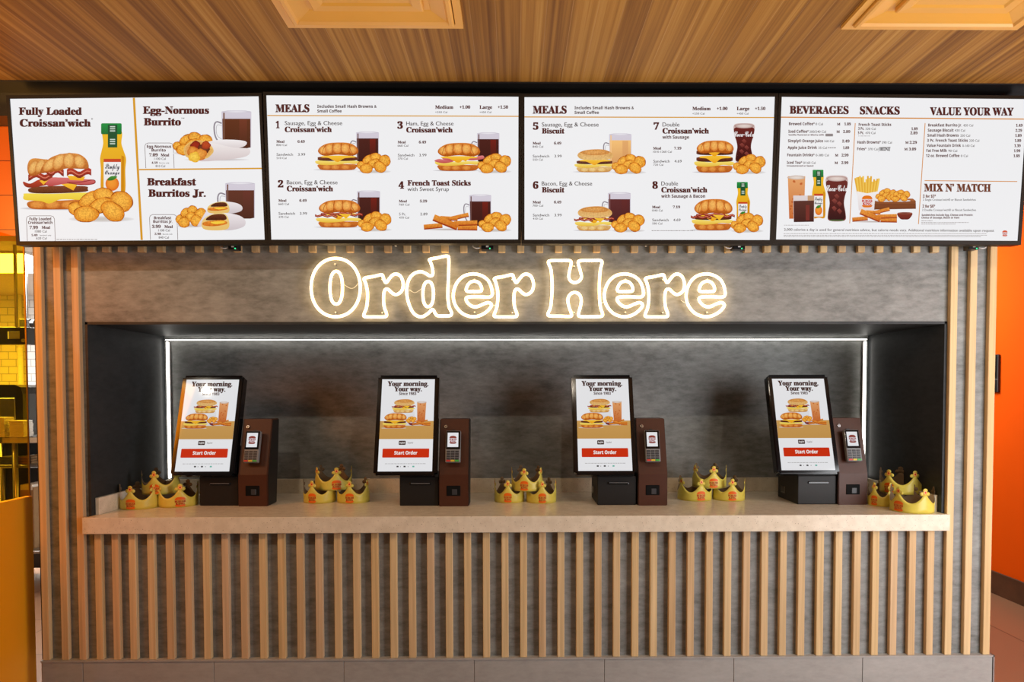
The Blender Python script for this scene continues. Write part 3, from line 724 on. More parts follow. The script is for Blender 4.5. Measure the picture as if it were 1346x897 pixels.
def T(A, rows):
    for r in rows:
        t, x0, bl, x1, cap, st = r[:6]
        A.text(t, x0, bl, x1, cap, st, r[6] if len(r) > 6 else (GREY if st == 'thin' else MAROON), r[7] if len(r) > 7 else 0.0)
# --- screen 1
LN(B1, 'heading_text', [('Fully Loaded', 92, 153, 403, 36, 'slab'), ('Croissan’wich', 97, 211, 447, 36, 'slab'), ('®', 449, 178, 457, 9, 'thin')],
   [('Egg-Normous', 702, 148, 1028, 36, 'slab'), ('Burrito', 706, 205, 890, 36, 'slab'), ('™', 890, 176, 906, 8, 'thin')],
   [('Breakfast', 722, 500, 965, 36, 'slab'), ('Burritos Jr.', 728, 556, 1012, 36, 'slab')])
A = B1.art(); A.line(658, 70, 697, 769, 11, AMBER); A.line(684, 423, 1286, 417, 7, AMBER); B1.put(A, 'divider_line', 'amber divider lines')
def price_box(x0, y0, x1, y1, rows):
    A = B1.art()
    A.path([(x0+5, y1), (x0, y0+16), (x0+4, y0+5), (x0+16, y0), (x1-18, y0), (x1-6, y0+4), (x1, y0+16), (x1+4, y1)], 2.2, (110, 84, 80))
    T(A, rows); B1.put(A, 'price_box')
price_box(130, 650, 268, 774, [('Fully Loaded', 145, 672, 252, 14, 'bold'), ('Croissan’wich', 138, 690, 258, 14, 'bold'), ('7.99', 145, 715, 187, 15, 'slabs'), ('Meal', 205, 714, 247, 14, 'slabs'), ('1080 Cal', 172, 732, 230, 11, 'thin'), ('5.49', 155, 750, 185, 10, 'slabs'), ('Sandwich only', 195, 749, 252, 6, 'thin'), ('620 Cal', 178, 766, 230, 11, 'thin')])
price_box(712, 292, 852, 416, [('Egg-Normous', 722, 316, 842, 14, 'bold'), ('Burrito', 745, 334, 815, 14, 'bold'), ('7.09', 733, 358, 776, 15, 'slabs'), ('Meal', 790, 358, 832, 14, 'slabs'), ('1100 Cal', 758, 375, 815, 11, 'thin'), ('4.59', 745, 394, 775, 10, 'slabs'), ('Burrito only', 783, 393, 832, 6, 'thin'), ('810 Cal', 765, 411, 812, 11, 'thin')])
price_box(735, 644, 870, 768, [('Breakfast', 757, 667, 842, 14, 'bold'), ('Burritos Jr.', 753, 685, 848, 14, 'bold'), ('3.99', 747, 710, 790, 15, 'slabs'), ('Meal', 808, 710, 850, 14, 'slabs'), ('1100 Cal', 778, 727, 835, 11, 'thin'), ('2.98', 760, 744, 792, 10, 'slabs'), ('Burrito only', 800, 743, 848, 6, 'thin'), ('840 Cal', 780, 762, 830, 11, 'thin')])
A = B1.art(); A.dashes(278, 478, 766, 3, (150, 140, 140)); B1.put(A, 'footnote_text')
A = B1.art(); bottle(A, 492, 195, 620, 545); B1.put(A, 'bottle_picture')
# the tall sandwich
A = B1.art(1)
A.blob(290, 614, 190, 9, (176, 166, 170), (236, 234, 238), off=(0, 0))
A.smooth([(136, 585), (180, 575), (300, 575), (420, 570), (440, 590), (430, 612), (330, 618), (180, 618), (142, 608)], (214, 124, 50), (180, 86, 24), .5)
for u in (185, 260, 340, 405): A.blob(u, 596, 42, 20, (238, 158, 74), (196, 102, 34), .04, .5)
A.smooth([(118, 548), (130, 540), (260, 542), (400, 536), (470, 540), (462, 566), (400, 572), (300, 570), (245, 590), (200, 578), (122, 572)], (252, 228, 84), (238, 200, 50))
A.smooth([(140, 520), (180, 508), (300, 503), (420, 505), (432, 518), (420, 532), (280, 540), (160, 538)], (128, 62, 38), (78, 30, 18), .8)
A.poly([(295, 492), (385, 490), (362, 526)], (252, 196, 50), (246, 170, 24))
A.smooth([(115, 482), (150, 492), (200, 470), (290, 462), (300, 490), (240, 498), (160, 512), (125, 506)], (206, 66, 44), (140, 30, 24))
A.smooth([(230, 470), (300, 462), (420, 470), (462, 474), (464, 494), (400, 500), (330, 492), (240, 505)], (226, 120, 120), (186, 62, 66))
A.path(catmull([(330, 486), (400, 484), (460, 474), (466, 490), (420, 498), (340, 490)], 4, False), 4, (150, 40, 40))
A.poly([(195, 478), (245, 468), (215, 498)], (252, 200, 60), (246, 176, 34))
A.poly([(330, 452), (420, 458), (410, 478), (345, 474)], (252, 196, 50), (246, 170, 24))
for (a, bq, c) in ((140, 455, 120), (225, 432, 90), (330, 440, 120)):
    pts = [(a+c*t, bq+10*math.sin(t*9+a)+(-16)) for t in np.linspace(0, 1, 10)]+[(a+c*t, bq+10*math.sin(t*9+a)+16) for t in np.linspace(1, 0, 10)]
    A.poly(pts, (196, 56, 38), (120, 26, 22))
    A.path([(a+c*t, bq+10*math.sin(t*9+a)) for t in np.linspace(.05, .95, 9)], 5, (226, 120, 96))
A.smooth([(136, 420), (142, 385), (165, 368), (215, 372), (240, 378), (225, 420), (185, 450), (148, 452)], (232, 158, 76), (180, 90, 30), .5)
for u, v in ((165, 412), (198, 405)): A.blob(u, v, 20, 36, (248, 196, 116), (206, 124, 50), .03, .5, rot=.5)
A.smooth([(200, 440), (215, 400), (255, 362), (320, 344), (385, 346), (425, 372), (438, 410), (420, 420), (330, 418), (300, 428), (240, 436)], (226, 146, 64), (176, 88, 26), .5)
for u, v, r1, r2, rt in ((245, 400, 22, 40, .8), (290, 384, 26, 42, .5), (340, 378, 28, 38, .1), (392, 384, 26, 34, -.4)):
    A.blob(u, v, r1, r2, (252, 200, 118), (208, 122, 46), .03, .5, rot=rt)
B1.put(A, 'sandwich_picture')
A = B1.art(2); hash_browns(A, 345, 515, 655, 678); B1.put(A, 'hash_brown_picture')
A = B1.art(); mug(A, 1090, 132, 1234, 318, (84, 44, 26), (120, 60, 40)); B1.put(A, 'coffee_picture')
A = B1.art(1); hash_browns(A, 855, 240, 1045, 350); burrito(A, 905, 265, 1225, 378); B1.put(A, 'burrito_picture')
A = B1.art(); mug(A, 1108, 485, 1252, 664, (84, 46, 34), (110, 56, 44)); B1.put(A, 'coffee_picture')
A = B1.art(); hash_browns(A, 868, 600, 1010, 706); B1.put(A, 'hash_brown_picture')
A = B1.art(1); A.poly([(970, 700), (1030, 600), (1060, 690)], (246, 240, 244), (226, 216, 222)); small_burrito(A, 1022, 580, 1190, 640); small_burrito(A, 995, 636, 1205, 722); B1.put(A, 'burrito_picture')
# --- screens 2 and 3
def meals_header(B, dx, dy):
    LN(B, 'heading_text', [('MEALS', 82+dx, 140+dy, 250+dx, 38, 'slab')])
    LN(B, 'caption_text', [('Includes Small Hash Browns &', 288+dx, 119+dy, 580+dx, 14.5, 'bold', (84, 60, 58)), ('Small Coffee', 288+dx, 142+dy, 408+dx, 14.5, 'bold', (84, 60, 58))],
       [('Medium', 867+dx, 124+dy, 957+dx, 17, 'slabs'), ('+250 Cal', 867+dx, 145+dy, 927+dx, 9, 'thin'), ('+1.00', 987+dx, 123+dy, 1040+dx, 15, 'slabs')],
       [('Large', 1085+dx, 124+dy, 1148+dx, 17, 'slabs'), ('+450 Cal', 1085+dx, 145+dy, 1143+dx, 9, 'thin'), ('+1.50', 1175+dx, 123+dy, 1226+dx, 15, 'slabs')])
meals_header(B2, 0, 0); meals_header(B3, -7, 7)
A = B2.art(); A.line(43, 157, 1277, 161, 5, AMBER); B2.put(A, 'divider_line', 'thin amber line')
A = B3.art(); A.line(35, 164, 1262, 167, 5, AMBER); B3.put(A, 'divider_line', 'thin amber line')
def meal(B, n, x, y, l1, w1, s1, l2, w2, s2, l3, w3, mx, my, pm, cm, nx2, sm, ps, cs):
    """one numbered meal: number at (x, y baseline of the first line), lines, then price rows"""
    LN(B, 'meal_number_text', [(n, x, y+15, x+28 if n != '1' else x+19, 34, 'slab')])
    t0 = x+44
    rows = [(l1, t0, y, t0+w1, 20 if s1 == 'thin' else 26, s1), (l2, t0, y+34 if s1 == 'thin' else y+27, t0+w2, 26 if s2 == 'slab' else 19, s2)]
    if l3: rows.append((l3, t0, y+60, t0+w3, 16, 'bold', (96, 62, 58)))
    LN(B, 'meal_title_text', rows)
    LN(B, 'meal_price_text', [('Meal', mx, my, mx+40, 12.5, 'slabs'), (pm, nx2, my, nx2+36, 12.5, 'slabs'), (cm, mx, my+16, mx+(92 if len(cm) > 9 else 52), 10, 'thin')],
       [(sm, mx+1, my+64, mx+(82 if len(sm) > 6 else 35), 13, 'thin'), (ps, nx2+2, my+64, nx2+38, 13, 'thin'), (cs, mx+1, my+80, mx+50, 10, 'thin')])
meal(B2, '1', 84, 204, 'Sausage, Egg & Cheese', 283, 'thin', 'Croissan’wich', 232, 'slab', '', 0, 87, 291, '6.49', '800 Cal', 191, 'Sandwich', '3.99', '510 Cal')
meal(B2, '3', 681, 206, 'Ham, Egg & Cheese', 233, 'thin', 'Croissan’wich', 229, 'slab', '', 0, 683, 294, '6.49', '660 Cal', 787, 'Sandwich', '3.99', '370 Cal')
meal(B2, '2', 94, 495, 'Bacon, Egg & Cheese', 250, 'thin', 'Croissan’wich', 228, 'slab', '', 0, 97, 581, '6.49', '660 Cal', 200, 'Sandwich', '3.99', '370 Cal')
meal(B2, '4', 687, 501, 'French Toast Sticks', 312, 'slab', 'with Sweet Syrup', 204, 'thin', '', 0, 689, 584, '5.29', '760 Cal', 792, '5 Pc.', '2.89', '470 Cal')
meal(B3, '5', 76, 211, 'Sausage, Egg & Cheese', 280, 'thin', 'Biscuit', 112, 'slab', '', 0, 75, 299, '6.49', '840 Cal', 180, 'Sandwich', '3.99', '550 Cal')
meal(B3, '7', 669, 211, 'Double', 84, 'thin', 'Croissan’wich', 229, 'slab', 'with Sausage', 131, 667, 324, '7.19', '1010-1260 Cal', 770, 'Sandwich', '4.69', '720 Cal')
meal(B3, '6', 76, 501, 'Bacon, Egg & Cheese', 248, 'thin', 'Biscuit', 112, 'slab', '', 0, 75, 589, '6.49', '700 Cal', 180, 'Sandwich', '3.99', '410 Cal')
meal(B3, '8', 663, 501, 'Double', 83, 'thin', 'Croissan’wich', 227, 'slab', 'with Sausage & Bacon', 216, 662, 613, '7.19', '1040 Cal', 764, 'Sandwich', '4.69', '590 Cal')
LV = {'sandwich_picture': 1, 'toast_stick_picture': 1, 'hash_brown_picture': 2}
def pic(B, name, fn, *a, **k):
    A = B.art(LV.get(name, 0)); fn(A, *a, **k); B.put(A, name)
pic(B2, 'coffee_picture', mug, 480, 236, 590, 388); pic(B2, 'sandwich_picture', sandwich, 280, 290, 496, 426); pic(B2, 'hash_brown_picture', hash_browns, 488, 342, 648, 440)
pic(B2, 'coffee_picture', mug, 1074, 240, 1182, 390); pic(B2, 'sandwich_picture', sandwich, 868, 292, 1094, 430, 'croissant', ('ham',)); pic(B2, 'hash_brown_picture', hash_browns, 1080, 344, 1240, 440)
pic(B2, 'coffee_picture', mug, 484, 526, 596, 676); pic(B2, 'sandwich_picture', sandwich, 284, 572, 505, 708, 'croissant', ('bacon',)); pic(B2, 'hash_brown_picture', hash_browns, 492, 630, 652, 726)
pic(B2, 'coffee_picture', mug, 1036, 545, 1142, 700); pic(B2, 'toast_stick_picture', toast_sticks, 812, 634, 1080, 722); pic(B2, 'hash_brown_picture', hash_browns, 1085, 632, 1240, 728)
pic(B3, 'coffee_picture', mug, 452, 245, 560, 398, (222, 160, 100), (236, 176, 112)); pic(B3, 'sandwich_picture', sandwich, 282, 318, 476, 436, 'biscuit', ('sausage',)); pic(B3, 'hash_brown_picture', hash_browns, 468, 348, 630, 444)  # first mug is tinted tan, with warm lamp glare put in its colour
pic(B3, 'cola_picture', cola, 1063, 195, 1166, 388); pic(B3, 'sandwich_picture', sandwich, 870, 280, 1068, 438, 'croissant', ('sausage',), True); pic(B3, 'hash_brown_picture', hash_browns, 1064, 348, 1218, 444)
pic(B3, 'coffee_picture', mug, 446, 534, 556, 690, (80, 36, 36), (104, 44, 42)); pic(B3, 'sandwich_picture', sandwich, 284, 598, 470, 724, 'biscuit', ('bacon',)); pic(B3, 'hash_brown_picture', hash_browns, 466, 636, 624, 730)
pic(B3, 'bottle_picture', bottle, 1076, 484, 1144, 680); pic(B3, 'sandwich_picture', sandwich, 858, 568, 1062, 722, 'croissant', ('sausage', 'bacon')); pic(B3, 'hash_brown_picture', hash_browns, 1052, 636, 1206, 732)
A = B3.art(); A.dashes(660, 870, 723, 3, (150, 140, 140)); B3.put(A, 'footnote_text')
# --- screen 4
LN(B4, 'heading_text', [('BEVERAGES', 111, 158, 423, 41, 'slab', MAROON, .006)], [('SNACKS', 481, 161, 692, 41, 'slab', MAROON, .006)], [('VALUE YOUR WAY', 850, 165, 1292, 41, 'slab', MAROON, .006)], [("MIX N’ MATCH", 819, 567, 1172, 40, 'slab', (120, 66, 44), .006)])
A = B4.art()
OR4 = (222, 146, 66)
A.line(66, 177, 1346, 187, 6, OR4); A.line(457, 208, 428, 736, 4, OR4); A.line(825, 208, 790, 740, 4, OR4); A.line(822, 511, 1310, 516, 4, OR4)
B4.put(A, 'divider_line', 'thin orange lines')
def item(name, x, bl, x1, cal, cx0, cx1, price, p0, p1, m=None, extra=None):
    A = B4.art()
    T(A, [(name, x, bl, x1, 15, 'bold', (96, 60, 56)), (cal, cx0, bl, cx1, 12, 'thin'), (price, p0, bl+1, p1, 14, 'slabs')])
    if m: T(A, [('M', m, bl+1, m+18, 13, 'slabs')])
    if extra: extra(A)
    B4.put(A, 'list_row_text')
def ex1(A):
    T(A, [('Vanilla Flavored or Mocha with', 105, 274, 292, 8, 'bold')]); A.rrect(300, 264, 340, 278, 3, (150, 140, 140))
def ex2(A):
    T(A, [('HEINZ', 585, 353, 640, 17, 'slab', (70, 60, 60))]); A.path([(580, 360), (584, 336), (642, 334), (636, 358)], 1.5, (110, 100, 100))
item('Brewed Coffee*', 108, 219, 244, '0 Cal', 248, 287, '1.89', 399, 434, 361)
item('Iced Coffee*', 105, 259, 212, '200/240 Cal', 216, 303, '2.89', 393, 431, 358, ex1)
item('Simply® Orange Juice', 103, 309, 288, '160 Cal', 295, 345, '2.49', 388, 427)
item('Apple Juice Drink', 101, 344, 256, '35 Cal', 263, 308, '1.89', 392, 425, None, lambda A: A.dashes(313, 355, 338, 6, (170, 164, 164)))
item('Fountain Drinks*', 99, 383, 243, '0-380 Cal', 249, 318, '2.99', 385, 422, 350)
item('Iced Tea*', 97, 423, 178, '0/160 Cal', 183, 248, '2.99', 384, 421, 348, lambda A: T(A, [('Unsweetened or Sweet', 97, 437, 238, 8, 'bold')]))
LN(B4, 'list_row_text', [('French Toast Sticks', 475, 223, 647, 15, 'bold', (96, 60, 56))])
item('3 Pc.', 472, 244, 505, '320 Cal', 511, 565, '1.89', 752, 786)
item('5 Pc.', 471, 266, 503, '470 Cal', 510, 563, '2.89', 747, 785, None, lambda A: A.dashes(473, 535, 276, 3, (180, 172, 172)))
item('Hash Browns*', 468, 316, 592, '590 Cal', 597, 650, '2.29', 743, 782, 720)
item('Fries*', 467, 351, 516, '370 Cal', 524, 578, '3.09', 739, 778, 715, ex2)
for k, (n, x1, c, c0, c1, p) in enumerate((('Breakfast Burrito Jr.', 1018, '420 Cal', 1025, 1078, '1.49'), ('Sausage Biscuit', 975, '420 Cal', 981, 1035, '2.29'), ('Small Hash Browns', 1002, '250 Cal', 1010, 1062, '1.89'), ('3 Pc. French Toast Sticks', 1050, '220 Cal', 1057, 1110, '1.89'), ('Value Fountain Drink', 1014, '0-160 Cal', 1021, 1085, '1.39'), ('Fat Free Milk', 940, '90 Cal', 947, 994, '1.99'), ('12 oz. Brewed Coffee', 1006, '0 Cal', 1013, 1050, '1.89'))):
    item(n, 841-1.9*k, 226+26.8*k, x1, c, c0, c1, p, 1303-2.2*k, 1338-2.4*k)
LN(B4, 'offer_text', [('2 for $5*', 813, 600, 882, 15, 'slabs', (120, 70, 52)), ('2 Single Croissan’wich® or Biscuit Sandwiches', 813, 617, 1092, 11, 'thin')], [('2 for $6*', 811, 653, 878, 15, 'slabs', (120, 70, 52)), ('2 Double Croissan’wich® or Biscuit Sandwiches', 809, 671, 1093, 11, 'thin')],
   [('Sandwiches include Egg, Cheese and Protein:', 807, 697, 1077, 10, 'bold'), ('Choice of Sausage, Bacon or Ham', 806, 711, 1005, 10, 'bold')])
A = B4.art()
A.dashes(805, 865, 723, 3, (160, 150, 150)); A.dashes(805, 1055, 732, 3, (170, 160, 160)); A.dashes(805, 985, 740, 3, (170, 160, 160))
B4.put(A, 'footnote_text')
A = B4.art()
T(A, [('2,000 calories a day is used for general nutrition advice, but calorie needs vary. Additional nutrition information available upon request', 82, 775, 1188, 13, 'thin', (90, 76, 74), .005)])
for y in (790, 799, 806): A.dashes(80, 1150-30*(y == 806), y, 3, (176, 168, 168))
A.dashes(82, 215, 746, 3, (190, 182, 182))
B4.put(A, 'footnote_text')
A = B4.art(); emblem(A, 1245, 789, 30, (224, 90, 50), (196, 60, 40)); B4.put(A, 'emblem')
pic(B4, 'iced_coffee_picture', iced, 102, 488, 194, 712)
A = B4.art(1); A.poly([(130, 590), (242, 590), (240, 728), (132, 728)], (232, 220, 220), (210, 196, 196)); A.poly([(132, 618), (240, 616), (238, 728), (134, 730)], (96, 50, 40), (70, 30, 24)); A.rect(196, 640, 216, 720, (124, 48, 40)); A.rect(206, 590, 240, 616, (206, 160, 120))
B4.put(A, 'juice_picture')
pic(B4, 'bottle_picture', bottle, 230, 454, 302, 706)
pic(B4, 'cola_picture', cola, 302, 484, 418, 726)
A = B4.art(1); A.poly([(560, 618), (775, 618), (776, 660), (556, 664)], (150, 84, 44), (120, 62, 30)); A.poly([(560, 618), (600, 606), (760, 606), (775, 618)], (176, 104, 58)); A.line(556, 640, 776, 638, 2, (100, 50, 26))
hash_browns(A, 566, 552, 674, 622); hash_browns(A, 640, 560, 745, 622); B4.put(A, 'hash_brown_picture')
LV['fries_picture'] = 0; LV['toast_stick_picture'] = 2
pic(B4, 'fries_picture', fries, 455, 488, 584, 668)
A = B4.art(); A.smooth([(680, 682), (756, 680), (742, 712), (718, 716), (694, 712)], (140, 54, 34), (110, 34, 24)); A.blob(718, 682, 38, 5, (110, 40, 28), (190, 120, 96), off=(0, 0)); B4.put(A, 'sauce_picture')
pic(B4, 'toast_stick_picture', toast_sticks, 440, 652, 680, 732)

# ================================================================== MEDIA PLAYERS and cable plugs below the screens
def player(px0, px1, label, loop):
    a = atY(px0, 320, -0.055); c = atY(px1, 328, -0.055)
    r = thing('media_player', ((a.x+c.x)/2, -0.04, c.z), label, 'media player', 'media players under the screens')
    w2, h = (c.x-a.x)/2, a.z-c.z
    b = bmesh.new(); box(b, -w2, w2, -0.015, 0.03, 0, h+0.012, 0.002); obj('body', b, MAT['black'], r)
    b = bmesh.new(); box(b, -0.006, 0.006, -0.0162, -0.0152, h*.35, h*.35+0.012); obj('sticker', b, MAT['white'], r, False)
    b = bmesh.new(); cyl(b, (0.012, -0.0155, 0.004), 0.003, 0.004, 'y', 12); obj('status_light', b, MAT['ledgreen'], r)
    b = bmesh.new(); s = loop
    tube(b, catmull([(s*w2, 0, h*.5), (s*(w2+0.016), -0.012, h*.2), (s*(w2+0.034), -0.012, h*.35), (s*(w2+0.040), 0, h*.8), (s*(w2+0.030), 0.02, h+0.02)], 5, False), 0.0026, False, 6); obj('cable', b, MAT['white'], r)
player(299.5, 312, 'small black media player under the leftmost menu screen', -1)
player(632.5, 648.5, 'small black media player under the second menu screen', -1)
player(964, 979.5, 'small black media player under the third menu screen', -1)
player(1274, 1287, 'small black media player under the rightmost menu screen', 1)
for px, n in ((187, 'leftmost'), (520, 'second'), (849, 'third'), (1176, 'rightmost')):
    p = atY(px, 323.5, -0.075)
    r = thing('cable_plug', p, 'small cable plug hanging from the underside of the %s menu screen' % n, 'cable plug', 'cable plugs under the screens')
    b = bmesh.new(); box(b, -0.018, 0.012, -0.006, 0.006, 0, 0.012, 0.002); obj('plug', b, MAT['black'], r)
    b = bmesh.new(); box(b, -0.004, 0.005, -0.0075, 0.0075, -0.001, 0.008, 0.001); obj('collar', b, MAT['white'], r)
    b = bmesh.new(); tube(b, catmull([(0.010, 0, 0.006), (0.026, 0, 0.002), (0.042, 0.004, 0.010), (0.05, 0.008, 0.020)], 5, False), 0.0025, False, 6); obj('cable', b, MAT['black'], r)

# ================================================================== NEON SIGN
def cropN(c0):
    return lambda p: (c0+p[0]/4.6414, 320+p[1]/4.6414)
def ell(cx, cy, rx, ry, n=24, p=2.0):
    o = []
    for k in range(n):
        t = 2*math.pi*k/n; c, s = math.cos(t), math.sin(t)
        o.append((cx+rx*math.copysign(abs(c)**(2/p), c), cy+ry*math.copysign(abs(s)**(2/p), s)))
    return o
rP = [(412, 214), (466, 203), (518, 192), (527, 205), (535, 228), (546, 240), (562, 220), (585, 194), (610, 188), (636, 204), (650, 248), (640, 292), (608, 313), (582, 303), (562, 284), (545, 280), (533, 298), (530, 345), (535, 392), (548, 430), (540, 448), (480, 449), (418, 448), (410, 434), (425, 395), (432, 340), (431, 290), (420, 240)]
eP = [(1186, 325), (1189, 275), (1167, 226), (1125, 196), (1073, 187), (1018, 201), (975, 245), (955, 312), (966, 374), (1005, 424), (1060, 447), (1112, 443), (1158, 418), (1186, 386), (1184, 368), (1166, 362), (1140, 370), (1100, 387), (1070, 384), (1046, 366), (1034, 346), (1042, 329), (1110, 326)]
eI = [(1036, 291), (1040, 262), (1058, 239), (1084, 231), (1110, 240), (1126, 264), (1128, 286), (1118, 293), (1076, 294)]
dP = [(811, 98), (862, 88), (914, 78), (928, 94), (926, 200), (922, 320), (930, 388), (944, 420), (938, 441), (900, 443), (860, 442), (845, 428), (836, 410), (824, 405), (805, 425), (772, 446), (742, 446), (708, 420), (680, 355), (671, 285), (684, 222), (714, 186), (755, 173), (786, 183), (810, 198), (826, 196), (831, 178), (825, 140), (815, 112)]
HP = [(189, 118), (204, 106), (260, 105), (315, 105), (329, 118), (321, 158), (314, 200), (324, 228), (350, 240), (378, 229), (391, 204), (382, 160), (371, 119), (385, 106), (445, 105), (504, 105), (517, 118), (506, 165), (500, 270), (505, 380), (520, 430), (510, 446), (450, 448), (386, 447), (373, 434), (385, 385), (390, 345), (378, 312), (350, 300), (322, 312), (308, 345), (316, 390), (331, 432), (322, 446), (260, 444), (197, 443), (187, 429), (204, 385), (212, 270), (206, 165)]
sh = lambda P, dx, k=1.0: [(dx+p[0], p[1]) for p in P]
letters = [(390, [ell(238, 270, 150, 178, 28, 2.1), ell(241, 271, 38, 100, 20, 2.3)]), (390, [rP]), (390, [dP, ell(802, 310, 32, 77, 20, 2.3)]), (390, [eP, eI]), (390, [sh(rP, 795)]),
           (680, [HP]), (680, [sh(eP, -424), sh(eI, -424)]), (680, [sh(rP, 370)]), (680, [sh(eP, 75), sh(eI, 75)])]
YN = -0.006
ctr = atY(681, 418, YN)
sign = thing('neon_sign', (ctr.x, YN, ctr.z), 'glowing warm white outline letters reading Order Here above the counter', 'neon sign')
for c0, loops in letters:
    tr = cropN(c0); L3 = []
    for lp in loops:
        pts = catmull([tr(p) for p in lp], 4)
        L3.append([atY(p[0], p[1], YN)-sign.location for p in pts])
    cx = sum(p.x for p in L3[0])/len(L3[0]); zs = [p.z for p in L3[0]]
    # clear backing plate with the letter's outer outline
    b = bmesh.new(); prism(b, [(p.x, p.z) for p in L3[0][::2]], 'y', 0.0085, 0.0125)
    letter = obj('letter', b, MAT['clip'], sign)
    for lp in L3:
        b = bmesh.new(); tube(b, lp, 0.0068, True, 8); obj('tube', b, MAT['neon'], letter, True)
    for zz in (min(zs)+0.022, max(zs)-0.026):
        b = bmesh.new(); cyl(b, (cx-0.004, 0.018, zz), 0.004, 0.026, 'y', 12); obj('standoff_screw', b, MAT['chrome'], letter, True)
for pts in ([(452, 374), (460, 379), (466, 378), (472, 371)], [(538, 381), (545, 385), (551, 382), (555, 379)], [(644, 400), (650, 402), (656, 400)], [(790, 400), (795, 396), (799, 400)], [(895, 395), (900, 398), (904, 395)]):
    b = bmesh.new(); tube(b, [atY(p[0], p[1], PF-0.005)-sign.location for p in catmull(pts, 5, False)], 0.0016, False, 6); obj('wire', b, MAT['white'], sign)

# ================================================================== ORDERING KIOSKS
def make_kiosk():
    r = thing('ordering_kiosk', (0, 0, 0), '', 'ordering kiosk')
    hw = 0.1015
    b = bmesh.new(); box(b, -hw, hw, 0, 0.27, 0, 0.152, 0.004, 2); base = obj('printer_base', b, MAT['base'], r)
    b = bmesh.new(); box(b, -0.048, 0.062, -0.006, 0.004, 0.109, 0.122, 0.003, 2); obj('receipt_slot', b, MAT['glossblack'], base)
    b = bmesh.new(); box(b, -0.042, 0.056, -0.010, -0.004, 0.1178, 0.1205, 0.001); obj('slot_lip', b, MAT['grey'], base)
    b = bmesh.new(); box(b, -hw-0.002, -hw+0.004, 0.17, 0.23, 0.03, 0.075, 0.003); obj('side_grip', b, MAT['glossblack'], base)
    b = bmesh.new(); box(b, -0.09, 0.06, 0.10, 0.22, 0.150, 0.30, 0.006); obj('neck', b, MAT['base'], r)
    # tilted display head
    ox, wd, ln, th = -0.066, 0.326, 0.542, 0.055
    tilt = math.radians(17)
    Mx = Matrix.Translation((ox, -0.052, 0.167)) @ Matrix.Rotation(-tilt, 4, 'X')
    b = bmesh.new(); box(b, -wd/2, wd/2, 0, th, 0, ln)
    bmesh.ops.bevel(b, geom=[e for e in b.edges if abs(e.verts[0].co.y-e.verts[1].co.y) > 0.01], offset=0.013, segments=5, affect='EDGES')
    bmesh.ops.bevel(b, geom=[e for e in b.edges if all(v.co.y < 0.001 or v.co.y > th-0.001 for v in e.verts) and abs(e.verts[0].co.y-e.verts[1].co.y) < 0.001], offset=0.005, segments=2, affect='EDGES')
    bmesh.ops.transform(b, matrix=Mx, verts=b.verts)
    head = obj('display_head', b, MAT['glossblack'], r)
    sw, sh_, sz = 0.280, 0.498, 0.020
    b = bmesh.new()
    b.faces.new([b.verts.new(Mx @ Vector(p)) for p in ((-sw/2, -0.0006, sz), (sw/2, -0.0006, sz), (sw/2, -0.0006, sz+sh_), (-sw/2, -0.0006, sz+sh_))])
    scr = obj('screen', b, MAT['kscreen'], head)
    fm = lambda x, y, l: Mx @ Vector((-sw/2+x/265*sw, -0.0007-l, sz+sh_-y/461*sh_))
    A = Art(fm); DK = (70, 40, 34)
    A.text('Your morning.', 28, 35, 234, 25, 'slab', DK); A.text('Your way.', 62, 62, 202, 25, 'slab', DK); A.text('Since 1983', 88, 81, 174, 14, 'bold', DK)
    A.build('lettering', MAT['kart'], scr)
    A = Art(fm); kiosk_food(A); A.build('food_picture', MAT['kart'], scr)
    A = Art(fm); A.rrect(97, 311, 131, 332, 4, (76, 58, 54)); A.text('English', 101, 325, 127, 8, 'bold', (240, 236, 234)); A.text('Español', 141, 325, 167, 8, 'thin', (120, 112, 110)); A.build('language_switch', MAT['kart'], scr)
    A = Art(fm); A.rrect(19, 350, 248, 394, 4, (214, 52, 20)); A.text('Start Order', 77, 379, 190, 17, 'bold', (255, 250, 246)); A.build('order_button', MAT['kart'], scr, label='red start button')
    A = Art(fm); A.dashes(34, 234, 424, 2.5, (176, 172, 172))
    for x in (91, 125, 168): A.rrect(x, 434, x+10, 441, 2, (70, 66, 66) if x < 160 else (110, 190, 170))
    for x in (109, 146): A.rect(x, 436, x+3, 440, (120, 116, 116))
    A.build('footer_icons', MAT['kart'], scr)
    return r
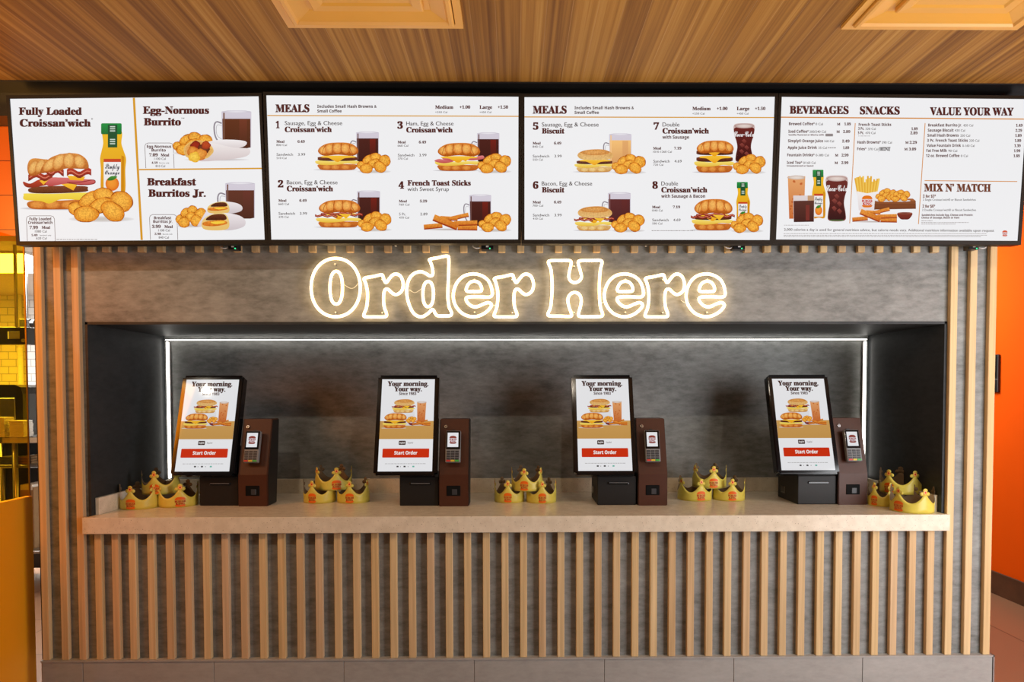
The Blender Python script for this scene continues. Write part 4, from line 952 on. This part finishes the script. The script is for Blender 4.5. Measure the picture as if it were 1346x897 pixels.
def make_tower():
    r = thing('payment_tower', (0, 0, 0), '', 'payment tower')
    hw = 0.076
    prof = [(0, 0), (0, 0.165), (0.085, 0.452), (0.185, 0.452), (0.150, 0.165), (0.130, 0.0)]
    b = bmesh.new(); prism(b, prof, 'x', -hw, hw); 
    bmesh.ops.bevel(b, geom=[e for e in b.edges if all(abs(abs(v.co.x)-hw) < 1e-6 for v in e.verts) and e.verts[0].co.x*e.verts[1].co.x > 0], offset=0.003, segments=2, affect='EDGES')
    body = obj('body', b, MAT['brown'], r)
    for s in (-1, 1):
        b = bmesh.new()
        prism(b, [(0.012, 0.004), (0.012, 0.165), (0.094, 0.447), (0.182, 0.447), (0.147, 0.165), (0.128, 0.004)], 'x', s*hw, s*(hw+0.0025)); obj('side_cover', b, MAT['base'], r)
    tl = math.atan2(0.085, 0.287)
    Mt = Matrix.Translation((0, 0, 0.165)) @ Matrix.Rotation(-tl, 4, 'X')     # face of the leaning upper part: z runs up the face
    b = bmesh.new(); cyl(b, (-0.046, -0.003, 0.256), 0.0085, 0.008, 'y', 20); bmesh.ops.transform(b, matrix=Mt, verts=b.verts); lk = obj('lock', b, MAT['chrome'], r)
    b = bmesh.new(); box(b, -0.048, -0.044, -0.0078, -0.0068, 0.2515, 0.2605); bmesh.ops.transform(b, matrix=Mt, verts=b.verts); obj('keyhole', b, MAT['black'], lk)
    # socket that carries the card terminal
    b = bmesh.new(); cyl(b, (-0.003, -0.006, 0.228), 0.011, 0.014, 'y', 20); box(b, -0.016, 0.016, -0.014, 0.0, 0.10, 0.20, 0.003); bmesh.ops.transform(b, matrix=Mt, verts=b.verts); obj('terminal_holder', b, MAT['black'], r)
    # recess for the scanner in the lower front
    b = bmesh.new()
    box(b, -0.037, 0.035, -0.003, 0.004, 0.055, 0.108, 0.002); obj('slot_surround', b, MAT['darkmatte'], r)
    b = bmesh.new(); box(b, -0.008, 0.018, -0.0045, -0.0025, 0.061, 0.090, 0.001); obj('slot_flap', b, MAT['key'], r)
    return r, Mt
def make_terminal(Mt):
    r = thing('card_terminal', (0, 0, 0), '', 'card terminal')
    Mz = Mt @ Matrix.Translation((-0.002, -0.016, 0.058))
    def fin(bm, name, mat, parent, sm=False):
        bmesh.ops.transform(bm, matrix=Mz, verts=bm.verts); return obj(name, bm, mat, parent, sm)
    b = bmesh.new(); box(b, -0.039, 0.039, -0.026, 0.0, 0, 0.168, 0.005, 2); body = fin(b, 'body', MAT['grey'], r)
    b = bmesh.new(); box(b, -0.0365, 0.0365, -0.0275, -0.024, 0.068, 0.165, 0.0015); fin(b, 'screen_surround', MAT['glossblack'], body)
    b = bmesh.new(); b.faces.new([b.verts.new(Vector(p)) for p in ((-0.029, -0.0278, 0.080), (0.027, -0.0278, 0.080), (0.027, -0.0278, 0.156), (-0.029, -0.0278, 0.156))])
    scr = fin(b, 'screen', MAT['kscreen'], r)
    fm = lambda x, y, l: Mz @ Vector((x, -0.0278-l, y))
    A = Art(lambda x, y, l: fm(-0.001+x*0.0009, 0.118-y*0.0009, l), 0.00004, 0.0002); emblem(A, 0, 0, 46, (150, 70, 60), (150, 30, 40)); A.build('emblem', MAT['kart'], scr)
    for row in range(4):
        for c in range(3):
            b = bmesh.new(); x = -0.0235+c*0.0225; z = 0.056-row*0.0125
            box(b, x-0.0095, x+0.0095, -0.0285, -0.024, z-0.0048, z+0.0048, 0.0012); fin(b, 'key', MAT['key'], r)
    for c, k in enumerate(('red', 'yellow', 'green')):
        b = bmesh.new(); x = -0.0235+c*0.0225
        box(b, x-0.0102, x+0.0102, -0.0288, -0.024, 0.0035, 0.0125, 0.0012); o = fin(b, 'key', MAT[k], r); o['label'] = '%s key' % k
    return r
kp = make_kiosk(); tp, Mt = make_tower(); cp = make_terminal(Mt)
where = ['leftmost', 'second', 'third', 'rightmost']
wh2 = ['at the left end of the counter', 'second from the left', 'third from the left', 'at the right end of the counter']
for i, (kx, ky, tx, ty) in enumerate(((288.2, 665.3, 332.5, 666), (551, 665.3, 596.3, 666), (810.7, 664.5, 858, 665), (1073.6, 663.4, 1120, 664))):
    pk = atZ(kx, ky, ZC); pt = atZ(tx, ty, ZC)
    pt.x = max(pt.x, pk.x+0.1015+0.0785+0.002)
    for o, p, lab, g in ((kp, pk, '%s black ordering kiosk with tilted portrait touchscreen on the stone counter', 'ordering kiosks'), (tp, pt, 'brown payment tower beside the %s ordering kiosk', 'payment towers'), (cp, pt, 'grey card terminal with keypad on the brown tower beside the %s kiosk', 'card terminals')):
        c = o if i == 0 else copy_tree(o)
        c.location = (p.x, p.y, ZC); c['label'] = lab % where[i]; c['group'] = g

# ================================================================== PAPER CROWNS
CRAD = 0.084
def crown_h(a):
    t = abs(((a+36) % 72)-36)/36.0
    return 0.049+(0.094-0.049)*max(0.0, 1-max(0.0, t-0.10)/0.90)**1.9
def bend(a_deg, z, rr=CRAD):
    t = math.radians(a_deg); return Vector((rr*math.sin(t), -rr*math.cos(t), z))
def make_crown():
    r = thing('paper_crown', (0, 0, 0), '', 'paper crown')
    b = bmesh.new(); N = 180
    rows = 4
    grid = []
    for k in range(N):
        a = 360.0*k/N; h = crown_h(a)
        grid.append([b.verts.new(bend(a, h*j/rows)) for j in range(rows+1)])
    for k in range(N):
        A_, B_ = grid[k], grid[(k+1) % N]
        for j in range(rows): b.faces.new((A_[j], B_[j], B_[j+1], A_[j+1]))
    k2 = 180/math.pi/CRAD
    for i in range(5):
        a0 = 72*i
        for (dx, z, rad) in ((-0.0125, 0.0965, 0.0098), (0.0125, 0.0965, 0.0098), (0, 0.1135, 0.0105), (0, 0.101, 0.0105)):
            c = b.verts.new(bend(a0+dx*k2, z)); ring = [b.verts.new(bend(a0+(dx+rad*math.cos(t))*k2, z+rad*math.sin(t))) for t in np.linspace(0, 2*math.pi, 17)[:-1]]
            for q in range(16): b.faces.new((c, ring[q], ring[(q+1) % 16]))
    for f in b.faces:
        c = f.calc_center_median(); f.normal_update()
        if f.normal.x*c.x+f.normal.y*c.y < 0: f.normal_flip()
    me = bpy.data.meshes.new('band'); b.to_mesh(me); b.free()
    for p in me.polygons: p.use_smooth = True
    o = link('band', me, [MAT['gold'], MAT['kraft']], r)
    md = o.modifiers.new('thickness', 'SOLIDIFY'); md.thickness = 0.0007; md.offset = -1; md.material_offset = 1; md.material_offset_rim = 1
    B_ = Art(lambda x, y, l: bend(math.degrees(x*0.001/CRAD), 0.030-y*0.001, CRAD+l), 0.00005, 0.0004, 4.0)
    emblem(B_, 0, 0, 49, (236, 104, 20), (200, 36, 16)); B_.build('emblem', MAT['ink'], r, label='orange and red printed emblem')
    for i in range(5):
        J = Art(lambda x, y, l: bend(72*i+x*0.001*k2, 0.1045+y*0.001, CRAD+l), 0.00005, 0.0005, 2.0)
        J.blob(0, 0, 9.0, 11.0, (240, 150, 50), (240, 150, 50), off=(0, 0)); J.blob(0, 0, 6.4, 8.4, (252, 214, 120), (250, 206, 110), off=(0, 0)); J.blob(0, 0, 4.2, 5.8, (214, 40, 24), (196, 30, 20), off=(0, 0))
        J.build('jewel', MAT['ink'], r, label='red printed jewel')
    return r
crown = make_crown()
spots = ['left of the leftmost kiosk', 'between the leftmost and second kiosks', 'between the second and third kiosks', 'between the third and rightmost kiosks', 'at the right end of the counter']
CR = [  # centre px, width px, front base px y, sine of the turn of the emblem (left, right, top)
    ((184.5, 48, 671, -.48), (235, 50, 668, .1), (202.5, 47, 654, -.37)),
    ((420.7, 42.5, 662.7, -.48), (464.7, 42.5, 662.7, -.24), (439, 48, 645.3, .16)),
    ((669.5, 40, 662, -.1), (711.5, 40, 662.7, .07), (693, 42, 646.6, -.19)),
    ((912.8, 45, 659.7, .39), (957.5, 42, 659.7, .24), (932, 44.5, 642.8, .27)),
    ((1158, 33, 666.8, -.5), (1197.5, 53, 676, -.6), (1183, 52, 650.7, -.56))]
first = True
for pile, trio in zip(spots, CR):
    for j, (cx, wpx, by, sn) in enumerate(trio):
        c = crown if first else copy_tree(crown); first = False
        zc = ZC if j < 2 else ZC+0.066
        p = atZ(cx, by, zc)
        dist = (p-CAM).dot(FW); wid = wpx*dist/FPX; k = wid/(2*CRAD)
        ky = 1.0/k if k > 1 else 1.0
        c.rotation_euler.z = math.asin(sn) + math.atan2(-(p.x-CAM.x), (p.y-CAM.y))
        yc = p.y+CRAD*min(k, 1.1)
        if j == 2: yc = max(yc, prev.y+0.004)
        c.location = (p.x+(p.x-CAM.x)/(p.y-CAM.y)*CRAD*k, yc, zc)
        prev = Vector(c.location) if j < 2 else None
        c.scale = (k, k, 1.0)
        c['label'] = 'gold paper crown %s of the pile %s' % (('lower left', 'lower right', 'on top')[j], pile)
        c['group'] = 'gold paper crowns in piles of three'

# loose end of the last crown's band, standing free at its right
bpy.context.view_layer.update()
last = [o for o in bpy.data.objects if o.get('label', '').startswith('gold paper crown lower right of the pile at the right end')][0]
b = bmesh.new()
e0 = atZ(1229.5, 672.5, ZC); e1 = atZ(1236, 671.5, ZC)
rows_ = []
for t in np.linspace(0, 1, 7):
    q = e0.lerp(e1, t); q.y += 0.012*math.sin(t*math.pi)
    rows_.append((q, q+Vector((0, 0, 0.072))))
vs = [(b.verts.new(p), b.verts.new(q)) for p, q in rows_]
for (p0_, q0_), (p1_, q1_) in zip(vs[:-1], vs[1:]): b.faces.new((p0_, p1_, q1_, q0_))
bmesh.ops.solidify(b, geom=b.faces[:], thickness=0.0007)
bmesh.ops.transform(b, matrix=last.matrix_world.inverted(), verts=b.verts)
obj('band_end', b, MAT['gold'], last)

# ================================================================== CEILING DIFFUSERS
def diffuser(px0, px1, py, label):
    a, c = atZ(px0, py, CZ), atZ(px1, py, CZ)
    S = c.x-a.x
    r = thing('ceiling_diffuser', ((a.x+c.x)/2, a.y-S/2, CZ), label, 'ceiling diffuser', 'tan ceiling diffusers')
    def ring(bm, o, i, z0, z1):
        V = []
        for s_, z in ((o, z0), (i, z0), (i, z1), (o, z1)):
            V.append([bm.verts.new((x*s_/2, y*s_/2, z)) for x, y in ((-1, -1), (1, -1), (1, 1), (-1, 1))])
        for q in range(4):
            for k in range(4):
                bm.faces.new((V[q][k], V[q][(k+1) % 4], V[(q+1) % 4][(k+1) % 4], V[(q+1) % 4][k]))
    b = bmesh.new(); ring(b, S, S-0.055, -0.012, 0.0); obj('frame', b, MAT['tan'], r)
    s0 = S-0.062
    def loops(name, lst):
        b = bmesh.new(); V = []
        for s_, z in lst: V.append([b.verts.new((x*s_/2, y*s_/2, z)) for x, y in ((-1, -1), (1, -1), (1, 1), (-1, 1))])
        for q in range(len(V)-1):
            for k in range(4): b.faces.new((V[q][k], V[q][(k+1) % 4], V[q+1][(k+1) % 4], V[q+1][k]))
        b.faces.new(V[-1]); obj(name, b, MAT['tan'], r)
    # rounded outer lip, sloping face and the flat plate in the middle
    loops('outer_pan', [(s0, -0.004), (s0, -0.020), (s0-0.012, -0.026), (s0-0.035, -0.026), (s0-0.05, -0.018), (s0-0.15, -0.006), (s0-0.16, -0.004)])
    loops('centre_plate', [(s0-0.20, -0.005), (s0-0.20, -0.020), (s0-0.21, -0.024), (s0-0.27, -0.022), (s0-0.29, -0.017), (s0-0.30, -0.017)])
diffuser(379, 609, 32.5, 'square tan ceiling diffuser left of the middle of the ceiling')
diffuser(1105.5, 1338, 34.5, 'square tan ceiling diffuser near the right wall')

# ================================================================== LEFT PARTITION with amber glass, and the kitchen seen through it
GX = -2.40
gy = atX(39.5, 510, GX).y
gz = atX(43, 652, GX).z
r = thing('glass_partition', (GX, gy-0.4, 0), 'orange partition with amber glass above at the left end of the counter wall', 'partition')
b = bmesh.new(); box(b, GX-0.03, GX, gy-0.95, gy, 0, gz, 0.003); obj('panel', b, MAT['orange_panel'], r, off=r.location)
b = bmesh.new(); box(b, GX-0.018, GX-0.010, gy-0.95, gy-0.002, gz, hb, 0.0); obj('glass', b, MAT['amber'], r, off=r.location)
b = bmesh.new(); box(b, GX-0.018, GX-0.010, gy-0.002, gy+0.003, gz, hb, 0.001); obj('edge_strip', b, MAT['edge'], r, off=r.location)

# ceiling light in the kitchen
a = atZ(-60, 318, KC); c = atZ(36, 357, KC)
r = thing('kitchen_ceiling_light', (-5.2, c.y-0.6, KC-0.03), 'bright ceiling light panel in the kitchen behind the amber glass', 'ceiling light')
y0, y1 = atZ(10, 331, KC).y, atZ(10, 354, KC).y
b = bmesh.new(); box(b, -1.5, 1.3, y0-r.location.y, y1-r.location.y, -0.004, 0.012); obj('diffuser', b, MAT['kitchen_light'], r)
b = bmesh.new(); box(b, -1.53, 1.33, y0-r.location.y-0.03, y1-r.location.y+0.03, 0.012, 0.03); obj('frame', b, MAT['white'], r)
area('kitchen_lamp', (-4.6, 2.2, KC-0.08), (-4.8, 2.4, 0), 1.6, 1.2, 190, (1.0, 0.97, 0.9))
# timer box hanging from the wall
KYD = 1.9
def KP(px, py, y=KYD): return atY(px, py, y)
a, c = KP(-14, 430), KP(36, 453)
r = thing('kitchen_timer', ((a.x+c.x)/2, KYD, c.z), 'black timer box with a lit display hanging in the kitchen', 'timer')
W2, H2 = (c.x-a.x)/2, a.z-c.z
b = bmesh.new(); box(b, -W2, W2, 0, 0.09, 0, H2, 0.006, 2); obj('housing', b, MAT['black'], r)
b = bmesh.new(); box(b, W2*0.0, W2*0.62, -0.003, 0.004, H2*.32, H2*.74, 0.001); obj('display', b, MAT['grey'], r)
b = bmesh.new(); box(b, -W2*0.02, W2*0.05, -0.004, 0.004, H2*.32, H2*.74); obj('light_bar', b, MAT['kscreen'], r)
b = bmesh.new(); cyl(b, (W2*.82, -0.004, H2*.22), 0.013, 0.014, 'y', 20); obj('knob', b, MAT['grey'], r)
b = bmesh.new(); box(b, W2*.2, W2*.3, 0.03, 0.05, H2, 2.6-c.z); obj('hanger', b, MAT['steel'], r)
a, c = KP(24.5, 419, 2.6), KP(44, 431, 2.6)
r = thing('bracket_camera', ((a.x+c.x)/2, 2.6, c.z), 'small dark camera on a bracket behind the timer in the kitchen', 'camera')
W2, H2 = (c.x-a.x)/2, a.z-c.z
b = bmesh.new(); box(b, -W2, W2*.5, 0, 0.06, 0, H2, 0.008, 2); obj('body', b, MAT['black'], r)
b = bmesh.new(); cyl(b, (W2*.72, 0.03, H2*.5), H2*.42, W2*.5, 'x', 20); obj('lens', b, MAT['glossblack'], r)
b = bmesh.new(); box(b, -W2*.4, -W2*.1, 0.02, 0.04, H2, KC-c.z); obj('bracket', b, MAT['steel'], r)
# white downpipe
a = KP(20, 400, KY-0.12)
b = bmesh.new(); cyl(b, (0, 0, KC/2), 0.03, KC, 'z', 20); cyl(b, (0, 0, KC*.78), 0.036, 0.05, 'z', 20)
o = obj('wall_pipe', b, MAT['white'], None, True); o.location = (a.x, KY-0.06, 0); tag(o, 'pale vertical pipe on the tiled kitchen wall', 'pipe')
# steel work table with shelf
ty = 1.75
zt = KP(20, 574, ty).z; zl = KP(20, 583, ty).z; zs_ = KP(20, 612, ty).z
x0, x1 = KP(-80, 574, ty).x, KP(66, 574, ty).x
r = thing('kitchen_work_table', ((x0+x1)/2, ty+0.3, 0), 'steel kitchen work table behind the amber glass', 'work table')
hw = (x1-x0)/2
b = bmesh.new(); box(b, -hw, hw, -0.3, 0.3, zl, zt, 0.003); obj('table_top', b, MAT['steel'], r)
b = bmesh.new(); box(b, -hw, hw, -0.28, 0.28, zs_-0.02, zs_, 0.002); obj('shelf', b, MAT['steel'], r)
b = bmesh.new(); box(b, -hw, hw, -0.28, 0.28, 0.30, 0.32, 0.002); obj('shelf', b, MAT['steel'], r)
b = bmesh.new(); box(b, -hw, KP(46, 600, ty+0.3).x-r.location.x, 0.285, 0.295, 0.05, zl-0.01); obj('darkening_sheet', b, MAT['black'], r)  # black sheet added to darken the space under the table
for sx_ in (-hw+0.03, hw-0.03, KP(16, 600, ty).x-r.location.x):
    for sy_ in (-0.27, 0.27):
        b = bmesh.new(); cyl(b, (sx_, sy_, zl/2), 0.018, zl, 'z', 14); obj('leg', b, MAT['steel'], r, True)
b = bmesh.new()
for q in range(3): box(b, -hw+0.1+q*0.36, -hw+0.42+q*0.36, -0.305, -0.30, zl+0.006, zt-0.008, 0.001)
obj('drawer_front', b, MAT['white'], r)
# oven with arched hood on the table
a, c = KP(-40, 506, ty+0.1), KP(31, 570, ty+0.1)
hw2, hh = (c.x-a.x)/2, a.z-zt
r = thing('toaster_oven', ((a.x+c.x)/2, ty+0.15, zt), 'dark toaster with a rounded top on the kitchen work table', 'toaster')
pts = [(-hw2, 0), (hw2, 0), (hw2, hh*.82), (hw2*.92, hh*.95), (hw2*.7, hh), (-hw2*.7, hh), (-hw2*.92, hh*.95), (-hw2, hh*.82)]
b = bmesh.new(); prism(b, pts, 'y', -0.05, 0.2); obj('housing', b, MAT['black'], r)
b = bmesh.new(); box(b, -hw2*.8, hw2*.72, -0.056, -0.048, hh*.12, hh*.74, 0.003); win = obj('front_plate', b, MAT['steel'], r)
b = bmesh.new(); box(b, -0.02, 0.02, -0.075, -0.055, hh*.3, hh*.7, 0.004); obj('handle', b, MAT['white'], r)
# stacks of wrapping paper in front of it
for q, (p0, p1, pt_, pb, n) in enumerate(((2, 19, 549, 572, 'tall stack of white wrapping paper on the kitchen work table'), (25, 44, 553, 573, 'low stack of white wrapping paper at the right end of the kitchen work table'))):
    a, c = KP(p0, pt_, ty+0.02), KP(p1, pb, ty+0.02)
    b = bmesh.new(); hgt = a.z-zt; hw3 = (c.x-a.x)/2; rn = random.Random(q)
    k = 0
    while k*0.012 < hgt:
        d = rn.uniform(-0.004, 0.004); box(b, -hw3+d, hw3+d, -0.02, 0.08, k*0.012, k*0.012+0.011, 0.001); k += 1
    o = obj('wrapping_stack', b, MAT['white']); o.location = ((a.x+c.x)/2, ty-0.06, zt); tag(o, n, 'paper stack')
# trays and a carton on the shelf
for q, (p0, p1) in enumerate(((-12, 12), (15, 34))):
    a, c = KP(p0, 603, ty+0.05), KP(p1, 612, ty+0.05)
    b = bmesh.new(); hw3 = (c.x-a.x)/2
    for zz in (0, 0.018, 0.036):
        box(b, -hw3, hw3, -0.1, 0.12, zz, zz+0.006, 0.002); box(b, -hw3, hw3, -0.1, -0.094, zz, zz+0.015); box(b, -hw3, -hw3+0.006, -0.1, 0.12, zz, zz+0.015); box(b, hw3-0.006, hw3, -0.1, 0.12, zz, zz+0.015)
    o = obj('tray_stack', b, MAT['card'] if q else MAT['steel']); o.location = ((a.x+c.x)/2, ty+0.2, zs_); tag(o, ['steel trays stacked on the shelf under the kitchen work table', 'brown trays stacked on the shelf under the kitchen work table'][q], 'trays')
a, c = KP(26, 641, ty+0.1), KP(44, 655, ty+0.1)
r = thing('carton', ((a.x+c.x)/2, ty+0.2, 0.32), 'brown carton on the lowest shelf of the kitchen work table', 'carton')
b = bmesh.new(); hw3 = (c.x-a.x)/2; box(b, -hw3, hw3, -0.1, 0.1, 0, a.z-0.32, 0.002); obj('box', b, MAT['card'], r)
b = bmesh.new(); box(b, -hw3*.9, hw3*.9, -0.103, 0.103, a.z-0.34, a.z-0.30, 0.002); obj('lid', b, MAT['white'], r)

# ================================================================== RIGHT WALL BOX
yb_ = atX(1314.3, 490, WX-0.02).y+0.085
z0, z1 = atX(1312, 516, WX-0.05).z, atX(1312, 465.5, WX-0.05).z
r = thing('wall_reader', (WX, yb_, z0), 'slim black wall panel on the orange wall right of the slats', 'wall panel')
b = bmesh.new(); box(b, -0.02, -0.0005, -0.06, 0.06, 0, z1-z0, 0.004, 2); hb_ = obj('housing', b, MAT['black'], r)
b = bmesh.new(); box(b, -0.022, -0.019, -0.045, 0.045, (z1-z0)*.38, (z1-z0)*.94, 0.001); obj('window', b, MAT['glossblack'], r)
b = bmesh.new(); box(b, -0.0212, -0.0185, -0.061, 0.061, (z1-z0)*.33, (z1-z0)*.35); obj('seam', b, MAT['grey'], r)
